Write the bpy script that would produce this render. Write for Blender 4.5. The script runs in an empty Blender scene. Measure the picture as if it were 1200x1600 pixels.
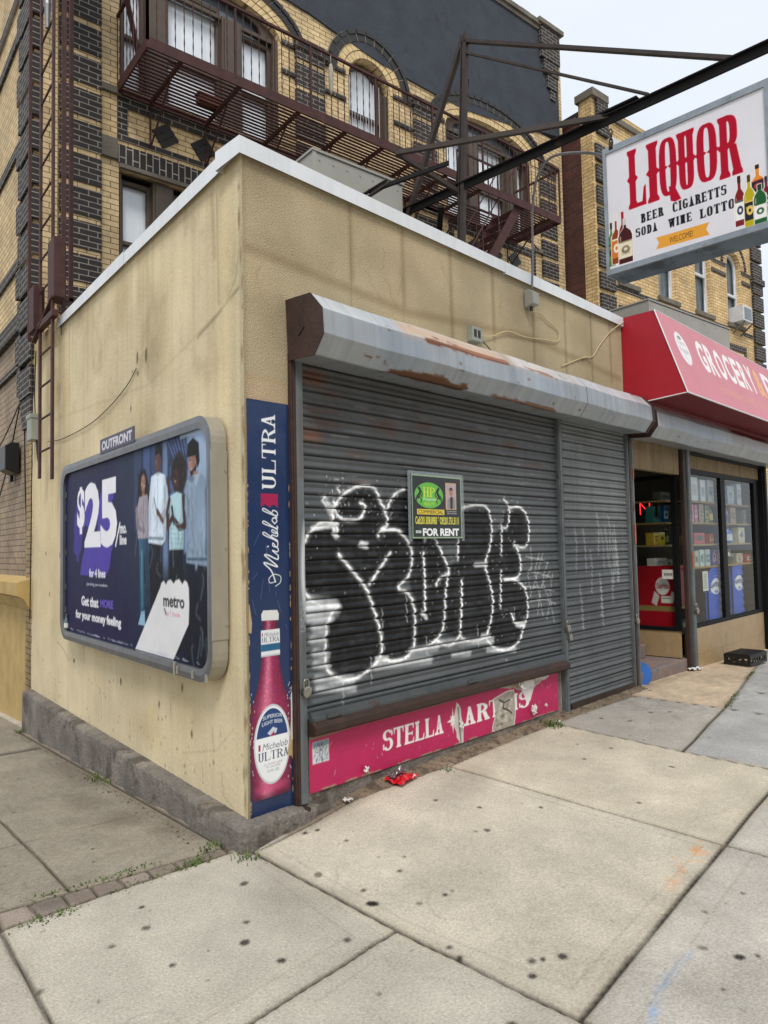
import bpy, bmesh, math, random
import numpy as np
from mathutils import Vector, Matrix
S=bpy.context.scene; COL=S.collection; R=math.radians
random.seed(4); RNG=np.random.RandomState(7)
# ---------------- camera
S.render.resolution_x=768; S.render.resolution_y=1024
cd=bpy.data.cameras.new('camera'); cam=bpy.data.objects.new('camera',cd); COL.objects.link(cam)
cd.sensor_fit='HORIZONTAL'; cd.sensor_width=36; cd.lens=33.3; cd.clip_end=2000; cd.clip_start=.05
yaw,pitch,roll=R(38.571),R(2.939),R(-1.165)
f=Vector((math.sin(yaw)*math.cos(pitch),math.cos(yaw)*math.cos(pitch),math.sin(pitch)))
r0=Vector((math.cos(yaw),-math.sin(yaw),0)); u0=r0.cross(f)
r_=r0*math.cos(roll)+u0*math.sin(roll); u_=-r0*math.sin(roll)+u0*math.cos(roll)
cam.matrix_world=Matrix(((r_.x,u_.x,-f.x,-1.874),(r_.y,u_.y,-f.y,-3.6),(r_.z,u_.z,-f.z,1.6),(0,0,0,1)))
S.camera=cam
# ---------------- sky, sun, exposure
w=bpy.data.worlds.new("World"); S.world=w; w.use_nodes=True; nt=w.node_tree; nt.nodes.clear()
SUN_EL,SUN_AZ=R(52),R(215)     # azimuth clockwise from +Y
sky=nt.nodes.new('ShaderNodeTexSky'); sky.sky_type='NISHITA'; sky.sun_disc=False
sky.sun_elevation=SUN_EL; sky.sun_rotation=SUN_AZ; sky.air_density=1.2; sky.dust_density=4
tc=nt.nodes.new('ShaderNodeTexCoord'); mp=nt.nodes.new('ShaderNodeMapping'); mp.inputs['Scale'].default_value=(1.2,1.2,3)
nz=nt.nodes.new('ShaderNodeTexNoise'); nz.inputs['Scale'].default_value=1.6; nz.inputs['Detail'].default_value=5
cr=nt.nodes.new('ShaderNodeValToRGB'); cr.color_ramp.elements[0].position=.35; cr.color_ramp.elements[0].color=(6.7,7.25,7.95,1)
cr.color_ramp.elements[1].position=.65; cr.color_ramp.elements[1].color=(7.5,7.8,8.2,1)
mx=nt.nodes.new('ShaderNodeMixRGB'); mx.inputs[0].default_value=.93
bg=nt.nodes.new('ShaderNodeBackground'); bg.inputs['Strength'].default_value=.086
ow=nt.nodes.new('ShaderNodeOutputWorld'); L=nt.links.new
L(tc.outputs['Generated'],mp.inputs[0]); L(mp.outputs[0],nz.inputs['Vector']); L(nz.outputs['Fac'],cr.inputs[0])
L(sky.outputs[0],mx.inputs[1]); L(cr.outputs[0],mx.inputs[2]); L(mx.outputs[0],bg.inputs[0]); L(bg.outputs[0],ow.inputs[0])
sl=bpy.data.lights.new('sun','SUN'); sl.energy=1.5; sl.angle=R(16); sl.color=(1,.96,.9)
so=bpy.data.objects.new('sun',sl); COL.objects.link(so)
sd=Vector((math.sin(SUN_AZ)*math.cos(SUN_EL),math.cos(SUN_AZ)*math.cos(SUN_EL),math.sin(SUN_EL)))
so.rotation_euler=sd.to_track_quat('Z','Y').to_euler(); so.location=sd*30
S.view_settings.view_transform='Standard'; S.view_settings.look='None'; S.view_settings.exposure=0.6; S.view_settings.gamma=1
# ---------------- helpers
def lin(c):
    if isinstance(c,str): c=tuple(int(c[i:i+2],16)/255 for i in (0,2,4))
    else: c=tuple(v/255 for v in c)
    return np.array([v/12.92 if v<=.04045 else ((v+.055)/1.055)**2.4 for v in c])
def tag(o,label=None,cat=None,group=None,kind=None):
    if label: o['label']=label
    if cat: o['category']=cat
    if group: o['group']=group
    if kind: o['kind']=kind
    return o
def thing(name,label,cat,loc=(0,0,0),rz=0,group=None,rot=None):
    o=bpy.data.objects.new(name,None); COL.objects.link(o); o.location=loc
    o.rotation_euler=rot if rot else (0,0,rz); o.empty_display_size=.1
    return tag(o,label,cat,group)
def link(name,me,m,parent=None,smooth=False):
    o=bpy.data.objects.new(name,me); COL.objects.link(o)
    for x in (m if isinstance(m,(list,tuple)) else [m]): me.materials.append(x)
    if parent: o.parent=parent
    if smooth: me.polygons.foreach_set('use_smooth',[True]*len(me.polygons))
    return o
class MB:
    def __init__(s): s.v=[]; s.f=[]; s.m=[]; s.mi=0
    def add(s,vs,fs):
        n=len(s.v); s.v+= [tuple(a) for a in vs]; s.f+=[tuple(i+n for i in q) for q in fs]; s.m+=[s.mi]*len(fs); return s
    def box(s,x0,x1,y0,y1,z0,z1):
        return s.add([(x,y,z) for x in(x0,x1) for y in(y0,y1) for z in(z0,z1)],[(0,1,3,2),(4,6,7,5),(0,4,5,1),(2,3,7,6),(0,2,6,4),(1,5,7,3)])
    def bar(s,p,q,wd,ht,up=(0,0,1)):
        p=Vector(p);q=Vector(q);d=(q-p).normalized();a=d.cross(Vector(up))
        if a.length<1e-4:a=d.cross(Vector((1,0,0)))
        a.normalize();b=a.cross(d).normalized();a*=wd/2;b*=ht/2
        return s.add([p-a-b,p-a+b,p+a-b,p+a+b,q-a-b,q-a+b,q+a-b,q+a+b],[(0,1,3,2),(4,6,7,5),(0,4,5,1),(2,3,7,6),(0,2,6,4),(1,5,7,3)])
    def tube(s,pts,r,n=8,cap=True):
        pts=[Vector(p) for p in pts]; k=len(pts); rings=[]
        rr=r if isinstance(r,(list,tuple)) else [r]*k; a=None
        for i,p in enumerate(pts):
            d=(pts[min(i+1,k-1)]-pts[max(i-1,0)]).normalized()
            if a is None:
                a=d.cross(Vector((0,0,1)))
                if a.length<.05:a=d.cross(Vector((1,0,0)))
            a=(a-d*a.dot(d)).normalized(); b=d.cross(a)
            rings.append([p+(a*math.cos(t)+b*math.sin(t))*rr[i] for t in [2*math.pi*j/n for j in range(n)]])
        vs=[v for q in rings for v in q]; fs=[(i*n+j,i*n+(j+1)%n,(i+1)*n+(j+1)%n,(i+1)*n+j) for i in range(k-1) for j in range(n)]
        if cap: fs+=[tuple(range(n-1,-1,-1)),tuple((k-1)*n+j for j in range(n))]
        return s.add(vs,fs)
    def lathe(s,prof,c=(0,0,0),n=16):
        vs=[(c[0]+r*math.cos(2*math.pi*j/n),c[1]+r*math.sin(2*math.pi*j/n),c[2]+z) for r,z in prof for j in range(n)]
        fs=[(i*n+j,i*n+(j+1)%n,(i+1)*n+(j+1)%n,(i+1)*n+j) for i in range(len(prof)-1) for j in range(n)]
        fs+=[tuple(range(n-1,-1,-1)),tuple((len(prof)-1)*n+j for j in range(n))]
        return s.add(vs,fs)
    def prism(s,poly,a,b,fn):      # poly in (u,v), swept from a to b along w; fn(u,v,w)->xyz
        n=len(poly); vs=[fn(u,v,a) for u,v in poly]+[fn(u,v,b) for u,v in poly]
        return s.add(vs,[tuple(range(n)),tuple(range(2*n-1,n-1,-1))]+[(i,i+n,(i+1)%n+n,(i+1)%n) for i in range(n)])
    def build(s,name,m,parent=None,smooth=False,bev=0):
        me=bpy.data.meshes.new(name); me.from_pydata(s.v,[],s.f); 
        if any(s.m): me.polygons.foreach_set('material_index',s.m)
        b=bmesh.new(); b.from_mesh(me); bmesh.ops.recalc_face_normals(b,faces=b.faces); b.to_mesh(me); b.free()
        o=link(name,me,m,parent,smooth)
        if bev:
            q=o.modifiers.new('bevel','BEVEL'); q.width=bev; q.segments=2; q.limit_method='ANGLE'
        return o
FX=lambda u,v,w:(w,-u,v)       # profile (outward, z) swept along x
def curve_mesh(splines,th=0,mapf=lambda x,y,z:(x,z,y)):
    c=bpy.data.curves.new('c','CURVE'); c.dimensions='2D'; c.fill_mode='BOTH'; c.extrude=th/2
    for pts in splines:
        sp=c.splines.new('POLY'); sp.points.add(len(pts)-1); sp.use_cyclic_u=True
        for i,(x,y) in enumerate(pts): sp.points[i].co=(x,y,0,1)
    o=bpy.data.objects.new('c',c); COL.objects.link(o); dg=bpy.context.evaluated_depsgraph_get()
    me=bpy.data.meshes.new_from_object(o.evaluated_get(dg)); bpy.data.objects.remove(o); bpy.data.curves.remove(c)
    for v in me.vertices: v.co=mapf(*v.co)
    b=bmesh.new(); b.from_mesh(me); bmesh.ops.remove_doubles(b,verts=b.verts,dist=1e-5); bmesh.ops.recalc_face_normals(b,faces=b.faces); b.to_mesh(me); b.free()
    me.materials.clear(); return me
def plate(name,m,parent,outer,holes=(),y0=0,y1=.1,bev=0):   # facade plate in x,z between y0 and y1
    me=curve_mesh([outer]+list(holes),abs(y1-y0),lambda x,y,z:(x,(y0+y1)/2+z,y))
    return link(name,me,m,parent)
def rect(x0,x1,z0,z1): return [(x0,z0),(x1,z0),(x1,z1),(x0,z1)]
def archpoly(x0,x1,z0,zs,za,n=16):    # rectangle with an (elliptical) arched head
    c=(x0+x1)/2;a=(x1-x0)/2
    return [(x0,z0),(x1,z0)]+[(c+a*math.cos(t),zs+(za-zs)*math.sin(t)) for t in [math.pi*i/n for i in range(n+1)]]
# ---------------- materials
def N(nt,t,**k):
    n=nt.nodes.new(t)
    for a,b in k.items():
        if a in('inp',):
            for x,y in b.items(): n.inputs[x].default_value=y
        else: setattr(n,a,b)
    return n
def mat(name,c,rough=.6,metal=0.,var=.18,sc=6.,bump=0.,bsc=60.,attr=False,dirt=None,dsc=3.,dth=.6,streak=0.,scol=None,spec=.5,fine=0.,fsc=None,trans=None,emit=None):
    m=bpy.data.materials.new(name); m.use_nodes=True; t=m.node_tree; b=t.nodes['Principled BSDF']; l=t.links.new
    if c is not None: c=tuple(lin(c)) if not (isinstance(c,tuple) and max(c)<=1) else c
    tc=N(t,'ShaderNodeTexCoord'); src=None
    if attr: src=N(t,'ShaderNodeAttribute',attribute_name='Col').outputs['Color']
    n=N(t,'ShaderNodeTexNoise',inp={'Scale':sc,'Detail':6.,'Roughness':.62}); l(tc.outputs['Object'],n.inputs['Vector'])
    mr=N(t,'ShaderNodeMapRange',inp={'From Min':.3,'From Max':.7,'To Min':1-var,'To Max':1+var*.5}); l(n.outputs['Fac'],mr.inputs[0])
    mu=N(t,'ShaderNodeVectorMath',operation='SCALE')
    if src: l(src,mu.inputs[0])
    else: mu.inputs[0].default_value=c
    l(mr.outputs[0],mu.inputs['Scale']); out=mu.outputs[0]
    if fine:
        n2=N(t,'ShaderNodeTexNoise',inp={'Scale':fsc or bsc*1.5,'Detail':4.,'Roughness':.7}); l(tc.outputs['Object'],n2.inputs['Vector'])
        m2=N(t,'ShaderNodeMapRange',inp={'From Min':.3,'From Max':.7,'To Min':1-fine,'To Max':1+fine}); l(n2.outputs['Fac'],m2.inputs[0])
        v2=N(t,'ShaderNodeVectorMath',operation='SCALE'); l(out,v2.inputs[0]); l(m2.outputs[0],v2.inputs['Scale']); out=v2.outputs[0]
    if streak:
        mp=N(t,'ShaderNodeMapping',inp={'Scale':(14,14,.6)}); l(tc.outputs['Object'],mp.inputs[0])
        n3=N(t,'ShaderNodeTexNoise',inp={'Scale':1.5,'Detail':5.}); l(mp.outputs[0],n3.inputs['Vector'])
        m3=N(t,'ShaderNodeMapRange',inp={'From Min':.45,'From Max':.72,'To Min':0.,'To Max':streak}); l(n3.outputs['Fac'],m3.inputs[0])
        x3=N(t,'ShaderNodeMixRGB'); x3.inputs[2].default_value=tuple(lin(scol or '6a5a40'))+(1,); l(m3.outputs[0],x3.inputs[0]); l(out,x3.inputs[1]); out=x3.outputs[0]
    if dirt:
        n4=N(t,'ShaderNodeTexNoise',inp={'Scale':dsc,'Detail':8.,'Roughness':.7}); l(tc.outputs['Object'],n4.inputs['Vector'])
        m4=N(t,'ShaderNodeMapRange',inp={'From Min':dth,'From Max':dth+.08,'To Min':0.,'To Max':.85}); l(n4.outputs['Fac'],m4.inputs[0])
        x4=N(t,'ShaderNodeMixRGB'); x4.inputs[2].default_value=tuple(lin(dirt))+(1,); l(m4.outputs[0],x4.inputs[0]); l(out,x4.inputs[1]); out=x4.outputs[0]
    l(out,b.inputs['Base Color']); b.inputs['Roughness'].default_value=rough; b.inputs['Metallic'].default_value=metal
    b.inputs['Specular IOR Level'].default_value=spec
    if bump:
        n5=N(t,'ShaderNodeTexNoise',inp={'Scale':bsc,'Detail':5.}); l(tc.outputs['Object'],n5.inputs['Vector'])
        bp=N(t,'ShaderNodeBump',inp={'Strength':bump,'Distance':.01}); l(n5.outputs['Fac'],bp.inputs['Height']); l(bp.outputs[0],b.inputs['Normal'])
    if emit: b.inputs['Emission Color'].default_value=tuple(c)+(1,); b.inputs['Emission Strength'].default_value=emit
    return m
def brick(name,c1,c2,mo,bw=.215,bh=.07,ms=.006,vert=False,bias=0.):
    m=bpy.data.materials.new(name); m.use_nodes=True; t=m.node_tree; b=t.nodes['Principled BSDF']; l=t.links.new
    tc=N(t,'ShaderNodeTexCoord'); sx=N(t,'ShaderNodeSeparateXYZ'); l(tc.outputs['Object'],sx.inputs[0])
    ad=N(t,'ShaderNodeMath',operation='ADD'); l(sx.outputs[0],ad.inputs[0]); l(sx.outputs[1],ad.inputs[1])
    cb=N(t,'ShaderNodeCombineXYZ')
    if vert: l(sx.outputs[2],cb.inputs[0]); l(ad.outputs[0],cb.inputs[1])
    else: l(ad.outputs[0],cb.inputs[0]); l(sx.outputs[2],cb.inputs[1])
    br=N(t,'ShaderNodeTexBrick',offset=.5,inp={'Scale':1.,'Brick Width':bw,'Row Height':bh,'Mortar Size':ms,'Mortar Smooth':.3,'Bias':bias})
    br.inputs['Color1'].default_value=tuple(lin(c1))+(1,); br.inputs['Color2'].default_value=tuple(lin(c2))+(1,); br.inputs['Mortar'].default_value=tuple(lin(mo))+(1,)
    l(cb.outputs[0],br.inputs['Vector'])
    n=N(t,'ShaderNodeTexNoise',inp={'Scale':1.7,'Detail':8.,'Roughness':.7}); l(tc.outputs['Object'],n.inputs['Vector'])
    mr=N(t,'ShaderNodeMapRange',inp={'From Min':.3,'From Max':.7,'To Min':.6,'To Max':1.18}); l(n.outputs['Fac'],mr.inputs[0])
    n2=N(t,'ShaderNodeTexNoise',inp={'Scale':14.,'Detail':6.}); l(tc.outputs['Object'],n2.inputs['Vector'])
    m2=N(t,'ShaderNodeMapRange',inp={'From Min':.3,'From Max':.7,'To Min':.85,'To Max':1.12}); l(n2.outputs['Fac'],m2.inputs[0])
    mm=N(t,'ShaderNodeMath',operation='MULTIPLY'); l(mr.outputs[0],mm.inputs[0]); l(m2.outputs[0],mm.inputs[1])
    v=N(t,'ShaderNodeVectorMath',operation='SCALE'); l(br.outputs['Color'],v.inputs[0]); l(mm.outputs[0],v.inputs['Scale']); l(v.outputs[0],b.inputs['Base Color'])
    b.inputs['Roughness'].default_value=.75
    bp=N(t,'ShaderNodeBump',inp={'Strength':.6,'Distance':.012}); bp.invert=True; l(br.outputs['Fac'],bp.inputs['Height']); l(bp.outputs[0],b.inputs['Normal'])
    return m
M={}
M['stucco']=mat('painted stucco',None,.92,var=.16,sc=1.7,bump=.8,bsc=130,attr=True,fine=.32,fsc=110.,spec=.2)
M['stucco_smooth']=mat('painted smooth stucco',None,.85,var=.13,sc=1.9,bump=.35,bsc=30,attr=True,streak=.12,scol='8d7850',fine=.10,fsc=60.)
M['ground']=mat('concrete pavement',None,.95,var=.16,sc=1.6,bump=.6,bsc=110,attr=True,fine=.26,fsc=85.,spec=.2)
M['cement']=mat('old cement','79726a',.95,var=.45,sc=3.5,bump=1.,bsc=45,dirt='4d443b',dsc=3.2,dth=.53,fine=.3,fsc=60.)
M['dirtcement']=mat('dirty cement','80705c',.95,var=.4,sc=8,bump=1.,bsc=40,dirt='4c4136',dsc=9,dth=.5,fine=.25)
M['coping']=mat('white sheet metal','dde0e2',.45,.1,var=.08,sc=2,streak=.12,scol='8c8f92')
M['galv']=mat('galvanised steel','a9aeb2',.42,.75,var=.2,sc=3,streak=.45,scol='6e7881',dirt='8a5a33',dsc=1.6,dth=.7)
M['galvtop']=mat('galvanised top','c9cdd0',.5,.3,var=.15,sc=3,dirt='9a5c30',dsc=1.8,dth=.52)
M['rustbrown']=mat('rusty brown paint','3d2a24',.65,.1,var=.4,sc=9,bump=.4,bsc=50,dirt='5a3020',dsc=12,dth=.6)
M['postbrown']=mat('brown post','3a2820',.6,.1,var=.35,sc=9,dirt='2a1d18',dsc=8)
M['guide']=mat('grey guide','6b7172',.55,.4,var=.3,sc=6,dirt='4b3a30',dsc=5,dth=.6)
M['shutter']=mat('shutter steel',None,.55,.0,spec=.35,var=.22,sc=3,attr=True,fine=.08,streak=.25,scol='3c3f42')
M['paint']=mat('printed sheet',None,.5,0,var=.06,sc=4,attr=True)
M['poster']=mat('poster print',None,.5,0,var=.06,sc=4,attr=True,spec=.12)
M['gloss']=mat('glossy print',None,.25,0,var=.06,sc=4,attr=True)
M['alu']=mat('aluminium frame','76777a',.4,.7,var=.25,sc=6,dirt='6a6a66',dsc=14,dth=.6)
M['alu_side']=mat('aluminium side','a8a498',.45,.5,var=.12,sc=5,dirt='77736a',dsc=16,dth=.66)
M['rail']=mat('oxide brown iron','472b28',.65,.0,var=.35,sc=10,dirt='62382e',dsc=9,dth=.6,spec=.3)
M['steelbrown']=mat('weathered steel','3a312c',.6,.3,var=.35,sc=8,dirt='4c3426',dsc=9,dth=.6)
M['blacksteel']=mat('black steel','100e0e',.7,.0,spec=.2,var=.3,sc=8,dirt='33261f',dsc=7,dth=.6)
M['yb']=brick('buff brick','dac194','cab083','7c6547')
M['ybfar']=brick('buff brick far','dfc18c','cfae78','7d6644')
M['dk']=brick('glazed dark brick','201c1b','2c2726','8d857a',bh=.07,ms=.007)
M['mortar']=mat('pale mortar','8a8174',.9,var=.3,sc=10)
M['mortar2']=mat('brown mortar','6d5638',.9,var=.3,sc=10)
M['dkd']=mat('dark diamond brick','1f1b1a',.5,var=.3,sc=20)
M['dkv']=brick('dark soldier brick','201c1b','2c2726','a39b8e',bw=.25,bh=.085,ms=.008,vert=True)
M['ybv']=brick('buff voussoir','cfae76','bd9a62','5d4730',bw=.25,bh=.07,ms=.008)
M['red']=brick('red brick','5a2f26','43221d','4b3a33')
M['tan']=brick('painted tan brick','a08c74','958169','5f5244',bh=.075)
M['bluestucco']=mat('slate stucco','343a43',.85,var=.25,sc=2.2,bump=.6,bsc=25,dirt='2a2f37',dsc=3,dth=.56)
M['stone']=mat('grey stone','6d675c',.85,var=.35,sc=5,bump=.5,bsc=40)
M['ochre']=mat('painted ochre ledge','b59a62',.85,var=.2,sc=4,bump=.3,bsc=30)
M['casing']=mat('brown window casing','4e4236',.6,var=.2,sc=8)
M['whiteframe']=mat('white window frame','c9ccd0',.5,var=.15,sc=8)
M['pane']=mat('curtained sky pane','e4ebf1',.1,0,var=.08,sc=2,spec=.9,streak=.3,scol='b4bec8')  # white curtain and the sky's reflection, both put into the pane colour
M['panedark']=mat('dim window pane','5f6a72',.08,0,var=.4,sc=3,spec=.9)
M['acgrey']=mat('beige sheet metal','9a9890',.5,.1,var=.1,sc=3,streak=.15,scol='77756d')
M['black']=mat('black plastic','121212',.45,0,var=.2,sc=9)
M['blackframe']=mat('black aluminium','0f1012',.6,.0,spec=.2,var=.15,sc=9)
M['tile']=mat('tan tile','a58c68',.35,0,var=.16,sc=6,streak=.2,scol='7c6544',dirt='7c6544',dsc=2.5,dth=.6)
M['stepred']=mat('worn painted step','837068',.8,0,var=.3,sc=8,dirt='5f6670',dsc=5,dth=.5,bump=.4)
M['lintel']=mat('stained plaster','8a7656',.9,var=.25,sc=5,streak=.6,scol='4f4330',bump=.4)
M['shelf']=mat('wood shelf','a08552',.6,var=.25,sc=8)
M['inside']=mat('shop interior','57524a',.9,var=.2)
M['dark']=mat('dark interior','1b1a19',.9,var=.2)
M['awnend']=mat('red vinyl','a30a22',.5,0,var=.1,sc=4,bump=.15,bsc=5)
M['awnfront']=mat('sun faded sky lit red vinyl',None,.42,0,var=.06,sc=3,attr=True)  # front panel colour: sun fading plus sky brightness painted into the pink
M['cable']=mat('grey cable','4f4b46',.6,var=.15)
M['wirew']=mat('pale wire','c9b78c',.6,var=.15)
M['wireb']=mat('black wire','1a1715',.6,var=.15)
M['conduit']=mat('grey conduit','77767a',.5,.3,var=.15)
M['brass']=mat('padlock steel','a3a097',.3,.9,var=.2,sc=20)
M['leaf']=mat('weed green','56692f',.7,var=.35,sc=30)
M['white']=mat('white paper','d8d6d0',.8,var=.12,sc=20)
M['utilgrey']=mat('grey utility box','8e9389',.5,.1,var=.12)
M['grasst']=mat('foliage','3e5a28',.8,var=.4,sc=3)
def glassmat(name,alpha=.12,tint=(1,1,1)):
    m=bpy.data.materials.new(name); m.use_nodes=True; t=m.node_tree; t.nodes.clear(); l=t.links.new
    a=N(t,'ShaderNodeBsdfTransparent'); a.inputs[0].default_value=tint+(1,); g=N(t,'ShaderNodeBsdfGlossy',inp={'Roughness':.02})
    lw=N(t,'ShaderNodeLayerWeight'); pw=N(t,'ShaderNodeMath',operation='POWER',inp={1:5.}); l(lw.outputs['Facing'],pw.inputs[0]); ad=N(t,'ShaderNodeMath',operation='ADD',use_clamp=True,inp={1:.05+alpha}); l(pw.outputs[0],ad.inputs[0])
    x=N(t,'ShaderNodeMixShader'); o=N(t,'ShaderNodeOutputMaterial'); l(ad.outputs[0],x.inputs[0]); l(a.outputs[0],x.inputs[1]); l(g.outputs[0],x.inputs[2]); l(x.outputs[0],o.inputs[0]); return m
M['glass']=glassmat('window glass',-.035,(.86,.9,.88))
M['redplastic']=glassmat('red film',.1,(.9,.05,.05))
# ---------------- painter: colours computed per vertex of a fine sheet
def vn(X,Y,seed=0):
    r=np.random.RandomState(seed).rand(256,256); xi=np.floor(X).astype(int); yi=np.floor(Y).astype(int); fx=X-xi; fy=Y-yi
    fx=fx*fx*(3-2*fx); fy=fy*fy*(3-2*fy); g=lambda a,b:r[a%256,b%256]
    return g(xi,yi)*(1-fx)*(1-fy)+g(xi+1,yi)*fx*(1-fy)+g(xi,yi+1)*(1-fx)*fy+g(xi+1,yi+1)*fx*fy
def fbm(X,Y,seed=0,o=4): return sum(vn(X*2**i,Y*2**i,seed+i)/2**(i+1) for i in range(o))/(1-.5**o)
_tc={}
def text_edges(s,bold=0.):
    k=(s,bold)
    if k in _tc: return _tc[k]
    c=bpy.data.curves.new('t','FONT'); c.body=s; c.fill_mode='FRONT'; c.offset=bold; c.resolution_u=3
    o=bpy.data.objects.new('t',c); COL.objects.link(o); dg=bpy.context.evaluated_depsgraph_get()
    me=bpy.data.meshes.new_from_object(o.evaluated_get(dg)); b=bmesh.new(); b.from_mesh(me)
    bmesh.ops.remove_doubles(b,verts=b.verts,dist=1e-5)
    e=np.array([(q.verts[0].co.x,q.verts[0].co.y,q.verts[1].co.x,q.verts[1].co.y) for q in b.edges if len(q.link_faces)==1])
    b.free(); bpy.data.objects.remove(o); bpy.data.curves.remove(c); bpy.data.meshes.remove(me)
    mn=e.reshape(-1,2).min(0); mx=e.reshape(-1,2).max(0); e=(e-np.tile(mn,2))/np.tile(mx-mn,2); _tc[k]=e; return e
class Cv:
    def __init__(s,xs,zs,base):
        s.xs=np.asarray(xs,float); s.zs=np.asarray(zs,float); s.X,s.Z=np.meshgrid(s.xs,s.zs)
        s.C=np.zeros(s.X.shape+(3,))+lin(base); s.st=min(np.diff(s.xs).min(),np.diff(s.zs).min()); s.WX=s.X; 
    def reg(s,a,b,c,d):
        i0,i1=np.searchsorted(s.xs,[a,b]); j0,j1=np.searchsorted(s.zs,[c,d]); return slice(max(j0-1,0),j1+1),slice(max(i0-1,0),i1+1)
    def bl(s,sl,al,col):
        c=col if isinstance(col,np.ndarray) and col.ndim>1 else lin(col); s.C[sl]=s.C[sl]*(1-al[...,None])+c*al[...,None]
    def edges(s,E,col,soft=0,alpha=1.):
        p=max(soft,s.st)*1.; x=E[:,[0,2]]; z=E[:,[1,3]]; sl=s.reg(x.min()-p,x.max()+p,z.min()-p,z.max()+p)
        X=s.WX[sl];Z=s.Z[sl]
        if X.size==0:return
        D=np.full(X.shape,9.); I=np.zeros(X.shape,bool)
        for x1,z1,x2,z2 in E:
            dx,dz=x2-x1,z2-z1; L2=dx*dx+dz*dz+1e-12; t=np.clip(((X-x1)*dx+(Z-z1)*dz)/L2,0,1); D=np.minimum(D,(X-x1-t*dx)**2+(Z-z1-t*dz)**2)
            if z1!=z2: I^=((z1>Z)!=(z2>Z))&(X<dx*(Z-z1)/(z2-z1)+x1)
        D=np.sqrt(D); a=np.clip(.5+np.where(I,D,-D)/p,0,1)*alpha; s.bl(sl,a,col)
    def poly(s,pts,col,soft=0,alpha=1.):
        P=np.array(pts,float); s.edges(np.hstack([P,np.roll(P,-1,0)]),col,soft,alpha)
    def rect(s,a,b,c,d,col,soft=0,alpha=1.): s.poly([(a,c),(b,c),(b,d),(a,d)],col,soft,alpha)
    def stroke(s,pts,w,col,soft=0,alpha=1.,sm=False):
        if sm: pts=smooth(pts)
        P=np.array(pts,float); p=max(soft,s.st); m=w/2+p; sl=s.reg(P[:,0].min()-m,P[:,0].max()+m,P[:,1].min()-m,P[:,1].max()+m); X=s.WX[sl];Z=s.Z[sl]
        if X.size==0:return
        D=np.full(X.shape,9.)
        for (x1,z1),(x2,z2) in zip(P[:-1],P[1:]):
            dx,dz=x2-x1,z2-z1; t=np.clip(((X-x1)*dx+(Z-z1)*dz)/(dx*dx+dz*dz+1e-12),0,1); D=np.minimum(D,(X-x1-t*dx)**2+(Z-z1-t*dz)**2)
        a=np.clip((w/2-np.sqrt(D))/p+.5,0,1)*alpha; s.bl(sl,a,col)
    def ell(s,x,z,rx,rz,col,soft=0,alpha=1.,rot=0.):
        m=max(rx,rz)+max(soft,s.st); sl=s.reg(x-m,x+m,z-m,z+m); X=s.WX[sl]-x;Z=s.Z[sl]-z
        if X.size==0:return
        c,q=math.cos(rot),math.sin(rot); U=(X*c+Z*q)/rx;V=(-X*q+Z*c)/rz; d=(np.sqrt(U*U+V*V)-1)*min(rx,rz)
        s.bl(sl,np.clip(.5-d/max(soft,s.st),0,1)*alpha,col)
    def text(s,t,x0,x1,z0,z1,col,bold=0.,shear=0.,vert=False,soft=0,alpha=1.,arch=0.):
        E=text_edges(t,bold).copy()
        if arch:
            for k in(0,2): E[:,k+1]=E[:,k+1]+arch*(1-(2*E[:,k]-1)**2)
        for k in(0,2):
            u=E[:,k].copy();v=E[:,k+1].copy()
            if vert: E[:,k]=x1-(x1-x0)*(v); E[:,k+1]=z0+(z1-z0)*u; 
            else: E[:,k]=x0+(x1-x0)*u+shear*v*(z1-z0); E[:,k+1]=z0+(z1-z0)*v
        s.edges(E,col,soft,alpha)
    def glyphs(s,t,x0,x1,z0,z1,col,style,vert=False,soft=0,slant=0.):
        G=[glyph(c,style) for c in t]; W=sum(g[1] for g in G)+style['sp']*(len(G)-1); k=(x1-x0)/W if not vert else (z1-z0)/W; a=0
        for ps,adv in G:
            for p in ps:
                if vert: q=[(x1-(x1-x0)*v,z0+(a+u)*k) for u,v in p]
                else: q=[(x0+(a+u)*k,z0+(z1-z0)*v+slant*(x0+(a+u)*k-x0)) for u,v in p]
                s.poly(q,col,soft)
            a+=adv+style['sp']
    def mesh(s,name,m,parent,fn,smooths=True):
        V=np.stack(fn(s.X,s.Z),-1).reshape(-1,3); nz_,nx=s.X.shape; idx=np.arange(nz_*nx).reshape(nz_,nx)
        F=np.stack([idx[:-1,:-1],idx[:-1,1:],idx[1:,1:],idx[1:,:-1]],-1).reshape(-1,4)
        me=bpy.data.meshes.new(name); me.vertices.add(len(V)); me.vertices.foreach_set('co',V.ravel())
        me.loops.add(F.size); me.loops.foreach_set('vertex_index',F.ravel()); me.polygons.add(len(F))
        me.polygons.foreach_set('loop_start',np.arange(0,F.size,4)); me.update(calc_edges=True)
        at=me.color_attributes.new('Col','FLOAT_COLOR','POINT'); at.data.foreach_set('color',np.concatenate([s.C.reshape(-1,3),np.ones((len(V),1))],1).ravel())
        return link(name,me,m,parent,smooths)
def smooth(pts,k=6):
    P=[np.array(p,float) for p in pts]; P=[2*P[0]-P[1]]+P+[2*P[-1]-P[-2]]; o=[]
    for i in range(1,len(P)-2):
        for j in range(k):
            t=j/k; o.append(.5*((2*P[i])+(-P[i-1]+P[i+1])*t+(2*P[i-1]-5*P[i]+4*P[i+1]-P[i+2])*t*t+(-P[i-1]+3*P[i]-3*P[i+1]+P[i+2])*t**3))
    o.append(P[-2]); return [tuple(q) for q in o]
def ar(a,b,s): return np.linspace(a,b,max(2,int(round((b-a)/s))+1))
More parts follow.
